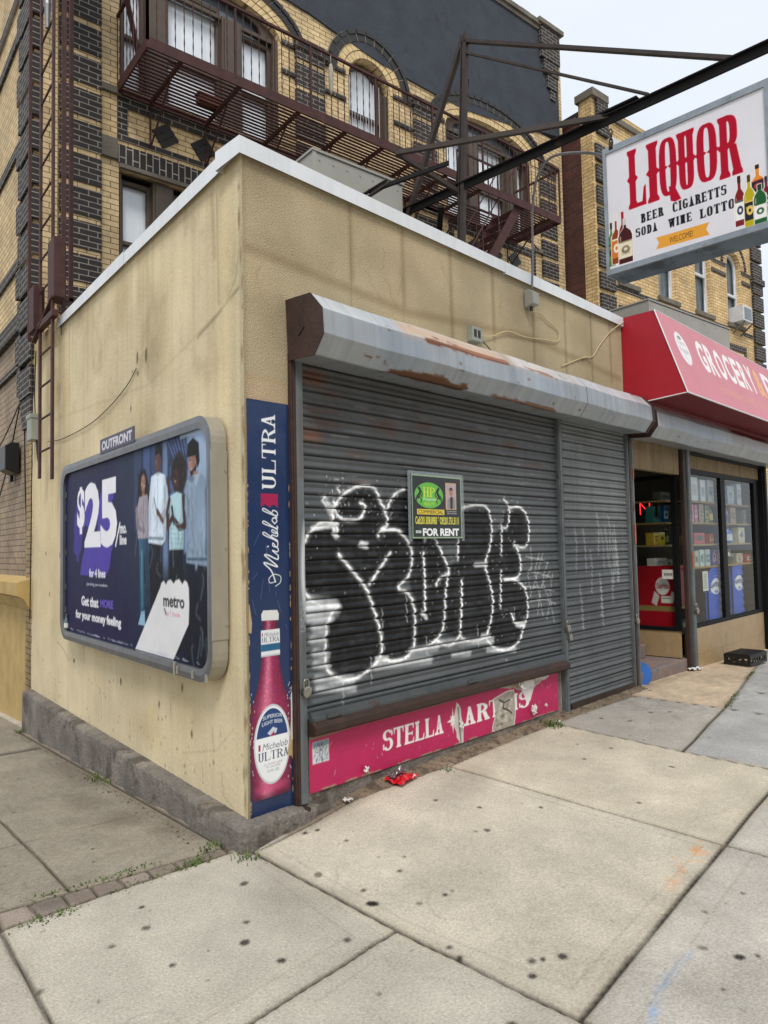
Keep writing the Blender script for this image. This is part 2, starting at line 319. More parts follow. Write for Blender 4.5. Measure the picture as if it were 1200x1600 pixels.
# seriffed letters drawn from stems, bowls and serifs
def glyph(ch,st):
    W,w,T,t,sf,nn=st['w'],st['w'],st['T'],st['t'],st['sf'],st['n']   # width, stem, thin, serif overhang, bowl exponent
    stl=[]
    def rc(a,b,c,d): stl.append([(a,c),(b,c),(b,d),(a,d)])
    def serif(x,y,h=None): 
        h=h or T/2+sf; s_=1 if y<.5 else -1; stl.append([(x-h,y),(x+h,y),(x+h,y+s_*t*.7),(x+T/2,y+s_*t*1.6),(x-T/2,y+s_*t*1.6),(x-h,y+s_*t*.7)])
    def stem(x,y0=0,y1=1,a=True,b=True):
        rc(x-T/2,x+T/2,y0,y1)
        if a:serif(x,y0)
        if b:serif(x,y1)
        if st.get('bump'): stl.append([(x-T/2-.045,.5),(x-T/2,.44),(x+T/2,.44),(x+T/2+.045,.5),(x+T/2,.56),(x-T/2,.56)])
    def ring(cx,cy,rx,ry,a0,a1,wx=None,wy=None,n=22):
        wx=wx or T;wy=wy or t; o=[];i_=[]
        for k in range(n+1):
            a=math.radians(a0+(a1-a0)*k/n); c,s_=math.cos(a),math.sin(a); e=2/nn
            c=math.copysign(abs(c)**e,c); s_=math.copysign(abs(s_)**e,s_); o.append((cx+rx*c,cy+ry*s_)); i_.append((cx+(rx-wx)*c,cy+(ry-wy)*s_))
        stl.append(o+i_[::-1])
        if st.get('bump') and a1-a0>200:
            for x in (cx-rx+wx/2,cx+rx-wx/2): stl.append([(x-T/2-.045,.5),(x,.42),(x+T/2+.045,.5),(x,.58)])
    m=sf+T/2; adv=W
    if ch=='I': stem(m); adv=2*m
    elif ch=='L': stem(m); rc(m,W,0,t); stl.append([(W-t*1.2,0),(W,0),(W,.34),(W-t*.6,.3)])
    elif ch=='E' or ch=='F':
        stem(m); rc(m,W-.03,1-t,1); rc(m,W-.1,.5-t/2,.5+t/2); stl.append([(W-.03-t,1),(W-.03,1),(W-.03,.74),(W-.03-t*.5,.76)]); rc(W-.13,W-.09,.4,.6)
        if ch=='E': rc(m,W,0,t); stl.append([(W-t,0),(W,0),(W,.28),(W-t*.5,.26)])
    elif ch=='T':
        c=W/2; stem(c,b=False); rc(0,W,1-t,1); stl.append([(0,1),(t,1),(t*.4,.72),(0,.7)]); stl.append([(W-t,1),(W,1),(W,.7),(W-t*.4,.72)])
    elif ch=='A':
        c=W/2; stl.append([(m-t/2,0),(m+t/2+.02,0),(c+.03,1),(c-.06,1)]); stl.append([(W-m-T/2,0),(W-m+T/2,0),(c+.05,1),(c-.08,1)]); rc(m+.05,W-m,.28,.28+t*.9); serif(m,0,m); serif(W-m,0,m)
    elif ch in 'OQ':
        ring(W/2,.5,W/2,.5,0,360)
        if ch=='Q': stl.append([(W/2,.16),(W/2+.12,.12),(W+.06,-.12),(W-.06,-.14),(W-.14,-.1)])
    elif ch=='C' or ch=='G':
        ring(W/2,.5,W/2,.5,42,318); rc(W-.05-t*.5,W-.03,.68,.95)
        if ch=='G': rc(W-T,W,.08,.44); rc(W-T-.08,W+.04,.42,.42+t*.8)
        else: rc(W-.05-t*.5,W-.03,.06,.25)
    elif ch=='D': stem(m); ring(m,.5,W-m,.5,-90,90)
    elif ch=='B': stem(m); ring(m,.74,W-m-.04,.26,-90,90); ring(m,.26,W-m,.26+t/2,-90,90)
    elif ch=='R': stem(m); ring(m,.73,W-m-.02,.27,-90,90); stl.append([(W*.5,.5),(W*.5+T,.5),(W+.04,0),(W+.04-T*1.1,0)]); serif(W-T*.35,0,T*.7)
    elif ch=='P': stem(m); ring(m,.73,W-m-.02,.27,-90,90)
    elif ch=='U': stem(m,.3,1,a=False); stem(W-m,.3,1,a=False); ring(W/2,.33,W/2-sf,.33,180,360)
    elif ch=='S':
        ring(W/2,.74,W/2,.26,25,270,T*.95); ring(W/2,.26+t/2,W/2,.26+t/2,-155,90,T*.95); rc(W-.09,W-.02,.7,.92); rc(.0,.07,.08,.34)
    elif ch=='N': 
        for x in(m,W-m): stem(x)
        stl.append([(m-T*.6,1),(m+T*.6,1),(W-m+T*.3,0),(W-m-T*.5,0)])
    elif ch=='W':
        W=adv=W*1.4; 
        for a,b in((m,.36*W),(.62*W,.36*W),(.5*W,.72*W),(W-m,.72*W)): stl.append([(a-T*.42,1),(a+T*.42,1),(b+T*.4,0),(b-T*.4,0)])
        serif(m,1);serif(W/2+.03,1);serif(W-m,1)
    elif ch=='!': rc(0,T,.25,1); rc(0,T,0,.14); adv=T
    elif ch=='H':
        for x in(m,W-m): stem(x)
        rc(m,W-m,.5-t/2,.5+t/2)
    elif ch==' ': adv=W*.55
    return stl,adv
SER=dict(w=.66,T=.14,t=.06,sf=.06,n=2.,sp=.07)
STE=dict(w=.62,T=.19,t=.085,sf=.05,n=2.1,sp=.07)
WES=dict(w=.30,T=.105,t=.07,sf=.028,n=3.2,sp=.045,bump=True)
WES2=dict(w=.48,T=.20,t=.12,sf=.04,n=3.,sp=.09)
TH=R(7.2235); DX=Vector((math.cos(TH),math.sin(TH),0)); NO=Vector((math.sin(TH),-math.cos(TH),0))
def FW(s,o,z): return tuple(DX*s+NO*o+Vector((0,0,z)))        # point on shop-front frame
# ======================================================= GROUND
def axis(a,b,st,lo,hi,g=1.09,mid=None):
    v=list(np.arange(a,b,st)); d=st; x=v[-1]
    while x<hi: d*=g if x>2 or d<.02 else 1.03; x+=d; v.append(x)
    d=st; x=v[0]
    while x>lo: d*=g; x-=d; v.insert(0,x)
    return np.array(v)
gx=axis(-1.45,2.6,.0105,-90,140,1.02); gy=axis(-2.25,.75,.0105,-70,90,1.028)
G=Cv(gx,gy,'b3ac9e'); H=Cv(gx,gy,(0,0,0))
def hgt(x,y):
    s=x*DX.x+y*DX.y; o=x*NO.x+y*NO.y
    hw=np.interp(s,[0,.25,.9,2,5,6.3,9,12],[0,.03,.08,.09,.12,.1,.02,0]); fr=np.clip(1-(o-.15)/2.4,0,1)
    g=-.062*np.clip(y,0,12)*np.where(y>4.9,1.,np.clip(-x/.05,0,1)); return np.where((x>0)&((y<4.9)|(x>.5)),hw*fr,g)
G.poly([(-30,.03),(-.05,.03),(-.05,60),(-30,60)],'8d8577')              # side pavement
G.poly([(-1.24,-30),(-30,-30),(-30,.0),(-1.24,-.0)],'aea699')
G.poly([(-.05,-.12),(.25,-.1),(.9,.05),(1.57,.05),(1.84,-1.72),(.16,-2.05),(0,-1.21)],'beb5a3')
G.poly([(1.57,.05),(3.02,.26),(3.15,-.78),(3.3,-1.5),(1.84,-1.72)],'c2b8a4')
G.poly([(3.0,.25),(4.4,.4),(4.65,-.36),(3.15,-.78)],'a8a298')
G.poly([(3.15,-.78),(4.65,-.36),(8,.75),(14,2),(14,-3),(3.4,-1.6)],'a7a5a1')
G.poly([(1.84,-1.72),(.16,-2.05),(.0,-6),(9,-6),(9,-1),(3.3,-1.5)],'b3ada2')
G.poly([(4.0,.36),(4.4,.38),(4.65,-.36),(8.2,.8),(9.3,1.3),(4,1.3)],'c0ac93')
G.poly([(.2,-.1),(.9,.06),(1.6,.07),(3.0,.27),(4.4,.39),(4.4,.8),(0,.5)],'8b7a66',soft=.03)
ag=fbm(G.X*22,G.Z*22,91,3); agm=((G.X>3.9)&(G.X<9)&(G.Z>-.4)&(G.Z<1.4)); G.C[agm]*=(.75+.5*ag[agm])[:,None]
DK='37312a'
J=[([(-.035,-.1),(.055,-1.2),(.16,-2.05),(.29,-3.2)],.016),([(.055,-1.21),(-.71,-1.34),(-3,-1.75)],.014),([(.16,-2.05),(1.84,-1.72),(3.3,-1.44),(6,-.9)],.018),
 ([(1.57,.05),(1.84,-1.72)],.010),([(-1.24,.0),(-1.22,-.92),(-1.15,-3)],.013),([(-.05,-.11),(.25,-.1),(.9,.05),(1.57,.05),(2.89,.28),(4.37,.39)],.010),
 ([(3.0,.26),(3.15,-.78),(3.3,-1.5),(3.6,-4)],.010),([(3.15,-.78),(4.65,-.36),(5.53,-.09),(7.98,.74),(9.5,1.25)],.018),([(4.37,.39),(4.65,-.36),(4.9,-1.3)],.012),([(5.53,-.09),(5.8,-1.3)],.01),([(6.8,.33),(7.1,-1)],.012),
 ([(1.85,-1.73),(2.1,-3)],.012),([(-.9,.09),(-.92,1.5),(-1.1,3.5),(-1.3,6)],.012),([(-.16,1.02),(-1.06,1.02),(-3,1.02)],.006),([(-.16,2.34),(-3,2.36)],.008),([(-.16,3.9),(-3,3.9)],.008),([(-1.24,-.1),(-4,-.14)],.014),
 ([(-.12,.05),(-1.22,.08),(-4,.13)],.018),([(-.12,-.035),(-1.24,-.1),(-4,-.2)],.013),([(-.12,.0),(-.13,5.2)],.02)]
# brick paver strip with dirt joints
G.poly([(-.1,.045),(-1.22,.075),(-4,.13),(-4,-.2),(-1.24,-.1),(-.1,-.03)],'81756b')
for k in range(26):
    x=-.14-.135*k-.01*random.random(); sh=.82+.34*random.random(); zt=.05+(-x)*.02; zb=-.035-(-x)*.052
    G.poly([(x,zb),(x-.125,zb-.006),(x-.125,zt),(x,zt)],tuple(np.array((134,121,112))*sh),soft=.01); J.append(([(x+.004,zb),(x+.002,zt)],.009))
for p,wd in J:
    p=[((1-t)*a[0]+t*b[0],(1-t)*a[1]+t*b[1]) for a,b in zip(p[:-1],p[1:]) for t in (0,.2,.4,.6,.8)]+[p[-1]]; p=[(a+.004*math.sin(a*31+b*17),b+.004*math.sin(a*23-b*29)) for a,b in p]
    G.stroke(p,wd*4,'8c8170',soft=.05,alpha=.35); G.stroke(p,wd*1.15,DK,alpha=.97); H.stroke(p,wd,(255,255,255),soft=.008)
# trowelled slab margins
for a,b in(((.07,-.2),(.13,-1.2)),((.13,-1.2),(.28,-1.94)),((.28,-1.93),(1.74,-1.66)),((1.74,-1.64),(1.48,-.08)),((.2,-2.2),(1.9,-1.86)),((-.1,-.2),(-.12,-1.15)),((-.12,-1.12),(-.9,-1.24)),((-.12,-1.32),(-.5,-1.4))):
    G.stroke([a,b],.006,'958a76',soft=.012,alpha=.6)
G.stroke([(1.78,-1.7),(1.35,-1.76),(1.0,-1.82)],.07,'e09a4e',soft=.09,alpha=.0)
for k in range(34):
    t=random.random(); x=1.82-t*.62+random.gauss(0,.015); y=-1.645-t*.13+random.gauss(0,.022); G.ell(x,y,.012+.03*random.random()*(1-t),.008+.014*random.random(),'d58e4a',soft=.02,alpha=.55*(1-t*.75),rot=random.random()*3)
for k in range(60):
    t=random.random(); x=.2+t*.62; y=-2.27+.17*math.sin(t*1.7)+random.gauss(0,.008); G.ell(x,y,.02,.008,'6f9fd0',soft=.02,alpha=.16*(1-t*.5),rot=.4)
gum=[(.08,-.57,13),(.15,-.85,9),(1.08,-.34,9),(1.01,-.83,11),(1.49,-.81,8),(.39,-1.15,8),(.26,-1.12,8),(.11,-.97,15),(-.15,-1.14,10),(.38,-.84,9),(.3,-1.73,10),(.34,-1.75,7),(.41,-1.79,13),(.23,-1.79,11),(.92,-2.23,12),(2.01,-1.13,10),(.38,-.39,8),(.27,-.15,9),(-.24,-.41,12),(-.7,-.31,9),(-.75,-.5,12),(-.4,-.74,9),(-.48,-.88,13),(-.91,-.55,8),(-.43,-1.09,11),(-.77,-.84,9),(3.47,.4-.1,12),(3.95,-.04,13),(4.1,-.13,12),(3.57,-.08,12),(3.45,.12,10),(2.77,-.91,11),(-.03,-1.92,10),(.87,-2.11,10),(-1.21,-.68,8),(.13,-1.45,8)]
gr=random.Random(11)
for k in range(230): gum.append((gr.uniform(-3,8),gr.uniform(-2.6,.4) if gr.random()<.6 else gr.uniform(.3,6),gr.choice([3,4,5,6,7,9])))
for x,y,r in gum:
    if x>0 and y>.14*x: continue
    r*=.00155; G.ell(x,y,r*gr.uniform(.9,1.35),r,'221f1c' if gr.random()<.8 else '5b5245',soft=.006,alpha=gr.uniform(.75,1),rot=gr.random()*3)
for k in range(260): G.ell(gr.uniform(-1.4,3.4),gr.uniform(-2.3,.1),.004,.003,'6a5f50',soft=.008,alpha=.5,rot=1)
n1_=fbm(G.X*1.3+40,G.Z*1.3+40,5,5); n2_=fbm(G.X*5+9,G.Z*5+9,15,4)
G.C*=(1+.34*(n1_-.5)+.30*(n2_-.5)+.12*(fbm(G.X*28,G.Z*28,25,3)-.5))[...,None]
for k in range(26):
    x=gr.uniform(-1.6,3.2); y=gr.uniform(-2.4,.0) if x>-1.2 and gr.random()<.7 else gr.uniform(.1,4)
    if x>0 and y>.1*x: continue
    if y>0: x=-abs(x)*.5-.2
    G.ell(x,y,gr.uniform(.06,.3),gr.uniform(.04,.16),gr.choice(['8a8070','d0c8b8','7a7062']),soft=.12,alpha=gr.uniform(.1,.28),rot=gr.random()*3)
for k in range(9):
    x=gr.uniform(-1.1,2.6); y=gr.uniform(-2.1,-.2); pts=[(x,y)]; a=gr.random()*6
    for q in range(gr.randint(5,12)): a+=gr.uniform(-.6,.6); pts.append((pts[-1][0]+.035*math.cos(a),pts[-1][1]+.035*math.sin(a)))
    G.stroke(pts,.003,'6e6557',soft=.008,alpha=.5)
side_m=((G.X<-.1)&(G.Z>.1)); G.C[side_m]*=(.82+.36*fbm(G.X*45,G.Z*45,95,3)[side_m])[:,None]
for x,y,a,b in((-.33,1.0,.12,.2),(-.24,.6,.08,.13),(-.4,1.6,.12,.2),(-.25,2.6,.1,.5),(.55,.0,.2,.06),(.35,-.08,.12,.05)): G.ell(x,y,a,b,'5b5144',soft=.12,alpha=.4)
G.stroke([(-.16,.3),(-.16,5)],.06,'6a5f50',soft=.1,alpha=.45)
G.stroke([(.3,-.02),(3,.33),(6,.7)],.1,'5f5445',soft=.16,alpha=.4)
hz=hgt(G.X,G.Z)-.014*(H.C[...,0])-.0016*(n2_-.5)
gm=G.mesh('pavement',M['ground'],None,lambda X,Y:(X,Y,hz)); tag(gm,kind='structure')
# ======================================================= CORNER SHOP
shop=thing('corner_shop','single storey cream stucco corner shop with closed grey roller shutters and white roof edge','shop')
BE='c8b384'; BS='d4c5a1'
# front wall
W=Cv(ar(0,4.76,.012),ar(-.05,3.9,.012),'b9aa8b')
W.rect(0,.4,-.1,2.62,'b9a684'); W.rect(0,.33,2.45,2.58,'c0a98a')
for s_ in(.85,1.36,1.9,2.45,3.05,3.6,4.1,4.5):
    z1=3.86; z0=3.86-random.uniform(.45,.9)
    W.stroke([(s_,z1),(s_+.01,z0)],.025,'6e5c3c',soft=.05,alpha=.55); W.stroke([(s_,z1),(s_,3.1)],.006,'67563a',soft=.012,alpha=.5)
W.stroke([(.02,3.1),(4.7,3.3)],.25,'7f6a44',soft=.5,alpha=.12)
for k in range(60):
    x=random.uniform(0,4.7); z=random.uniform(2.9,3.85); W.ell(x,z,random.uniform(.08,.4),random.uniform(.03,.14),random.choice(['7d6844','8a754e','c9b68c','6f5c3c']),soft=.2,alpha=random.uniform(.06,.2),rot=random.uniform(-.3,.3))
W.stroke([(0,3.82),(4.7,3.84)],.03,'6e5c3e',soft=.08,alpha=.2); W.stroke([(.35,3.1),(.5,3.2),(1.2,3.14),(4.7,3.2)],.03,'6a5839',soft=.15,alpha=.08)
for k in range(14):
    x=random.uniform(.1,4.7); z=random.uniform(3.1,3.8); pts=[(x,z)]
    for q in range(5): pts.append((pts[-1][0]+random.uniform(-.03,.05),pts[-1][1]-random.uniform(.01,.05)))
    W.stroke(pts,.003,'6b5a3e',soft=.006,alpha=.55); W.stroke([(.0,3.35),(1.4,3.28),(3,3.42),(4.7,3.32)],.02,'7d6947',soft=.08,alpha=.07)
W.stroke([(3.9,3.38),(4.0,3.4),(4.06,3.38)],.02,'4d4030',soft=.04,alpha=.7); W.stroke([(.01,.1),(.01,3.86)],.02,'948363',soft=.03,alpha=.5)
W.C*=(1+.42*(fbm(W.X*2.4,W.Z*1.5,3,5)-.5)-.12*np.clip((3.3-W.Z)/.5,0,1))[...,None]
so_=W.mesh('front_wall',M['stucco'],shop,lambda X,Z:(X,0*X-.0,Z)); so_.rotation_euler=(0,0,TH); so_['label']='rough textured front wall'
# side wall (local x = -t)
W=Cv(ar(-5.08,0,.012),ar(-.45,3.95,.012),BS)
rr=random.Random(3)
for k in range(40):
    x=rr.uniform(-5,-.1); z1=3.84; W.stroke([(x,z1),(x+rr.uniform(-.02,.02),z1-rr.uniform(.3,1.9))],rr.uniform(.01,.05),'9c8658',soft=.07,alpha=rr.uniform(.1,.35))
W.stroke([(-4.1,2.98),(-1.5,2.83),(-.3,3.05)],.01,'80693f',soft=.03,alpha=.3)
W.stroke([(-.05,3.12),(-.35,3.03),(-.62,2.97)],.012,'5a4b34',soft=.03,alpha=.85); W.stroke([(-.03,3.4),(-.08,3.2),(-.2,3.08)],.008,'6b5b3e',soft=.02,alpha=.6)
W.stroke([(-.22,3.84),(-.2,3.2),(-.26,2.5)],.14,'ddcb9e',soft=.08,alpha=.6); W.stroke([(-.33,3.8),(-.31,3.1)],.01,'8a7650',soft=.03,alpha=.7); W.stroke([(-.4,3.8),(-.36,3.4)],.03,'8d7a55',soft=.04,alpha=.5)
W.stroke([(-.02,0),(-.02,3.8)],.05,'b9ac8c',soft=.02,alpha=.8)
for k in range(26): z=rr.uniform(.2,3.8); W.ell(-rr.uniform(.0,.05),z,.012,rr.uniform(.015,.06),'8b7452',soft=.01,alpha=.8)
W.rect(-5.08,-3.55,.9,3.9,'cfb98a',soft=.1,alpha=.3); W.stroke([(-3.6,0),(-3.58,3.85)],.012,'a08a5c',soft=.05,alpha=.5)
for k in range(70):
    x=rr.uniform(-4.9,-.05); z=rr.uniform(.2,3.8); W.ell(x,z,rr.uniform(.05,.35),rr.uniform(.04,.3),rr.choice(['ad986a','e0cfa2','9f8a5c','b8a477','dccba4']),soft=.15,alpha=rr.uniform(.12,.4),rot=rr.uniform(-.5,.5))
for k in range(16):
    x=rr.uniform(-4.6,-.1); z=rr.uniform(.3,3.6); pts=[(x,z)]
    for q in range(rr.randint(3,8)): pts.append((pts[-1][0]+rr.uniform(-.05,.09),pts[-1][1]-rr.uniform(-.01,.05)))
    W.stroke(pts,.0035,'7a6846',soft=.006,alpha=.6)
for a,b,c_,d in((-2.3,-1.75,2.5,2.78),(-1.1,-.75,.25,.6),(-4.4,-4.1,1.7,2.2)): W.rect(a,b,c_,d,'d9c9a0',soft=.05,alpha=.4)
W.stroke([(-5,3.8),(0,3.82)],.05,'85724c',soft=.12,alpha=.4)
for k in range(60):   # chips
    x=rr.uniform(-4.6,-.05); z=abs(rr.gauss(0,.35))+.14; 
    if z>.95: continue
    W.ell(x,z,rr.uniform(.004,.014),rr.uniform(.004,.014),rr.choice(['6c5f4a','5c5446','8b7a5a','807058']),soft=.01,alpha=.8,rot=rr.uniform(-.4,.4))
for x,z,a,b in((-1.71,3.08,.02,.05),(-1.53,3.06,.025,.055),(-1.7,2.96,.02,.02),(-1.82,3.0,.01,.01),(-1.86,2.72,.012,.03),(-4.45,1.62,.02,.02),(-3.9,1.6,.02,.03),(-4.3,1.2,.02,.02),(-3.4,.62,.03,.02),(-.9,.72,.015,.03),(-1.3,.55,.015,.025),(-.75,.45,.015,.025),(-2.1,.6,.02,.03)): W.ell(x,z,a,b,'4f4636',soft=.012,alpha=.9)
for x,z in((-2.6,.45),(-2.2,.75),(-1.9,.35),(-1.1,.62),(-.6,.3),(-.45,.55),(-3.1,.8)): W.stroke([(x,z),(x+.015,z-rr.uniform(.08,.2))],.005,'54493a',soft=.012,alpha=.7); 
W.stroke([(-4.0,.74),(-3.8,.7),(-3.55,.6),(-3.5,.64)],.006,'6a5c44',alpha=.8); W.stroke([(-.9,.3),(-.4,.42),(-.15,.6)],.004,'7a6a4c',alpha=.5)
W.stroke([(-5,.05),(0,.05)],.06,'8c7a58',soft=.1,alpha=.55); W.C*=(1+.34*(fbm(W.X*2.2+50,W.Z*1.3,8,5)-.5))[...,None]; gk=np.clip(fbm(W.X*5+60,W.Z*4,28,5)*3-1.75,0,1)*np.clip(.25+(W.Z-2.6)/1.4,0,.6); W.C=W.C*(1-gk[...,None])+lin('8b7a56')*gk[...,None]
bul=lambda X,Z:(-.006*fbm(X*3+50,Z*3,4)+.003)
o=W.mesh('side_wall',M['stucco_smooth'],shop,lambda X,Z:(X,bul(X,Z),Z)); o.rotation_euler=(0,0,R(-90)); o['label']='smooth cream side wall with chips and stains'
# roof slab, end closure, copings
m=MB(); P=[(0,0),FW(4.76,0,0)[:2],(4.7,5.0),(0,5.0)]
m.add([(a+.02,b+.02,3.7) for a,b in P]+[(a+.02,b+.02,3.74) for a,b in P],[(0,1,2,3),(7,6,5,4),(0,4,5,1),(1,5,6,2),(2,6,7,3),(3,7,4,0)]); m.build('roof',M['stone'],shop)
m=MB()
for a,b in((-.035,2.6),(2.604,4.76)): m.add([FW(a,.03,3.872),FW(b,.03,3.882),FW(b,.03,3.975),FW(a,.03,3.975),FW(a,-.22,3.975),FW(b,-.22,3.975),FW(a,-.22,3.86),FW(b,-.22,3.86)],[(0,1,2,3),(3,2,5,4),(4,5,7,6),(0,3,4,6),(1,7,5,2)])
for a,b in((-.03,1.93),(1.934,3.9)): m.add([(-.03,a,3.872),(-.03,b,3.872),(-.03,b,3.965),(-.03,a,3.978),(.2,b,3.965),(.2,a+.2,3.978)],[(0,1,2,3),(3,2,4,5),(1,4,2)])
m.build('coping',M['coping'],shop)
m=MB(); m.box(.0,.2,3.9,5.05,3.72,4.0); m.build('parapet',M['stucco_smooth'],shop); o=[x for x in shop.children if x.name.startswith('parapet')][0]
at=o.data.color_attributes.new('Col','FLOAT_COLOR','POINT'); at.data.foreach_set('color',np.tile(np.append(lin('b8a274'),1),8))
# concrete plinth round the corner
def rough(mb,amp): mb.v=[(a+random.uniform(-amp,amp),b+random.uniform(-amp,amp),c+random.uniform(-amp*.6,amp*.6)) for a,b,c in mb.v]
path=[((0,y),(-1,0),y) for y in np.linspace(5.05,.03,150)]+[((0,.0),(-1.0,-1.12),0)]+[(FW(s_,0,0)[:2],(NO.x,NO.y),-s_) for s_ in np.linspace(.04,.72,22)]
vs=[];n=7; j=lambda a=.005: random.uniform(-a,a)
for (bx_,by_),(dx_,dy_),q in path:
    gz=-.062*max(q,0)-.05; k=1 if q>=0 else max(0,min(1,(.72+q)/.45)); oo=(.09+.008*math.sin(q*5)+.006*math.sin(q*17))*(.45+.55*k); tz=.04+.09*k
    for (of,pz) in((-.02,tz+j(.002)),(oo*.5,tz+j(.002)),(oo+j(.002),tz-.006+j(.002)),(oo+.009+j(.002),tz-.022+j(.002)),(oo+.012+j(.003),tz*.5+j(.006)),(oo+.014+j(.001),-.01 if q<0 else gz+.03),(oo+.016,gz-.03)): vs.append((bx_+dx_*of,by_+dy_*of,pz))
m=MB(); N_=len(path); m.add(vs,[(i*n+k,(i+1)*n+k,(i+1)*n+k+1,i*n+k+1) for i in range(N_-1) for k in range(n-1)]+[tuple(range(n)),tuple((N_-1)*n+k for k in range(n))])
o=m.build('plinth',M['cement'],shop,smooth=False); o['label']='cracked grey brown concrete plinth'
# front things are built in shop-front frame
front=thing('front','x','x') ; front.rotation_euler=(0,0,TH)
def FT(name,label,cat,s_=0,o_=0,z_=0,group=None): return thing(name,label,cat,FW(s_,o_,z_),TH,group)
def reparent(o,par):   # mesh made in shop-front coordinates, kept inside an unrotated parent
    o.parent=par; o.rotation_euler=(0,0,TH); return o
def pf(mb,name,m_,bev=0,smooth=False,par=None): return reparent(mb.build(name,m_,None,smooth,bev),par or shop)
bpy.data.objects.remove(front)
# base wall and sill under the big shutter
m=MB(); m.box(.41,3.3,-.008,.001,-.05,.56); pf(m,'base_wall',M['cement'])
m=MB(); m.prism([(.0,.5),(.0,.575),(.065,.585),(.1,.56),(.1,.52),(.07,.50)],.41,3.325,FX); o=pf(m,'sill_beam',M['postbrown'],.004)
m=MB()
vs=[]; ss=np.linspace(.5,4.8,60)
for s_ in ss:
    p=FW(s_,.17,0); hg=float(hgt(np.array(p[0]),np.array(p[1])))
    kk_=min(1,max(0,(s_-.5)/.5))
    for o_,z_ in((-.02,hg+.04*kk_-.012),(.05,hg+.035*kk_-.012),(.11,hg+.02*kk_-.012),(.17,hg-.012)): vs.append((s_,-o_+random.uniform(-.008,.008),z_+random.uniform(-.005,.005)))
m.add(vs,[(i*4+k,(i+1)*4+k,(i+1)*4+k+1,i*4+k+1) for i in range(59) for k in range(3)]); pf(m,'apron',M['dirtcement'])
# shutters
GR=dict(); 
G_w= [(0.011, [(0.68, 1.68), (0.65, 1.76), (0.53, 1.76), (0.43, 1.68), (0.38, 1.6), (0.37, 1.51), (0.38, 1.42), (0.43, 1.32), (0.54, 1.26), (0.67, 1.25)]), (0.011, [(0.65, 1.9), (0.67, 1.83), (0.72, 1.79), (0.85, 1.79), (0.92, 1.85), (0.91, 1.89), (0.88, 1.9)]), (0.012, [(1.07, 1.91), (1.01, 2.0), (0.89, 2.01), (0.77, 1.97), (0.68, 1.9), (0.64, 1.84), (0.64, 1.76)]), (0.007, [(0.58, 1.93), (0.56, 1.9), (0.6, 1.86), (0.67, 1.88)]), (0.007, [(0.68, 1.99), (0.7, 1.96)]), (0.012, [(0.68, 1.57), (0.8, 1.46), (0.92, 1.34), (0.98, 1.21), (1.04, 1.05), (1.05, 0.92), (0.99, 0.85), (0.85, 0.79), (0.71, 0.79), (0.58, 0.86), (0.56, 0.98), (0.58, 1.15), (0.67, 1.25)]), (0.012, [(1.15, 1.57), (1.03, 1.45), (0.95, 1.37)]), (0.012, [(1.04, 1.68), (1.07, 1.73), (1.13, 1.76), (1.11, 1.85), (1.07, 1.91)]), (0.011, [(1.11, 1.84), (1.15, 1.9), (1.21, 1.97), (1.31, 2.01)]), (0.012, [(1.07, 1.72), (1.23, 1.72), (1.34, 1.63), (1.37, 1.53), (1.33, 1.41), (1.22, 1.33), (1.32, 1.29), (1.38, 1.18), (1.38, 1.02), (1.35, 0.89), (1.2, 0.84), (1.03, 0.88)]), (0.011, [(1.49, 1.56), (1.5, 1.36), (1.49, 1.15)]), (0.011, [(1.5, 1.65), (1.54, 1.68), (1.62, 1.66), (1.7, 1.55), (1.77, 1.42), (1.67, 1.38), (1.62, 1.33)]), (0.011, [(1.77, 1.42), (1.73, 1.28), (1.7, 1.06), (1.64, 0.96), (1.49, 0.9), (1.35, 0.9)]), (0.011, [(1.94, 1.89), (1.9, 1.76), (1.88, 1.51)]), (0.011, [(1.95, 1.9), (2.14, 1.92), (2.27, 1.9), (2.32, 1.76), (2.29, 1.6), (2.22, 1.46), (2.27, 1.33), (2.31, 1.17), (2.27, 1.01), (2.19, 0.9), (2.03, 0.88), (1.9, 0.92)]), (0.011, [(1.92, 1.35), (1.91, 1.16), (1.88, 0.94)]), (0.011, [(1.88, 0.94), (1.76, 0.88), (1.62, 0.93)]), (0.009, [(2.5, 1.98), (2.57, 1.91), (2.54, 1.76), (2.45, 1.75)]), (0.011, [(2.57, 1.91), (2.73, 1.92), (2.84, 1.83), (2.85, 1.68), (2.79, 1.59), (2.62, 1.6)]), (0.009, [(2.46, 1.78), (2.44, 1.53)]), (0.011, [(2.63, 1.63), (2.71, 1.49), (2.68, 1.35), (2.47, 1.33)]), (0.009, [(2.43, 1.4), (2.41, 1.11)]), (0.011, [(2.47, 1.33), (2.66, 1.31), (2.78, 1.22), (2.8, 1.05), (2.74, 0.95), (2.61, 0.97), (2.56, 1.05)]), (0.011, [(2.74, 0.95), (2.66, 0.82), (2.49, 0.77), (2.32, 0.8), (2.19, 0.9)])]
G_blob= [(0.032, [(0.88, 1.63), (0.93, 1.62)]), (0.025, [(2.09, 1.46), (2.24, 1.46)]), (0.025, [(1.47, 1.14), (1.5, 1.11)]), (0.021, [(0.64, 1.73), (0.66, 1.68)]), (0.028, [(2.63, 0.96), (2.74, 0.95)]), (0.021, [(2.15, 0.91), (2.26, 0.9)]), (0.02, [(0.68, 1.76), (0.47, 1.73)]), (0.02, [(1.0, 0.88), (1.1, 0.87)])]
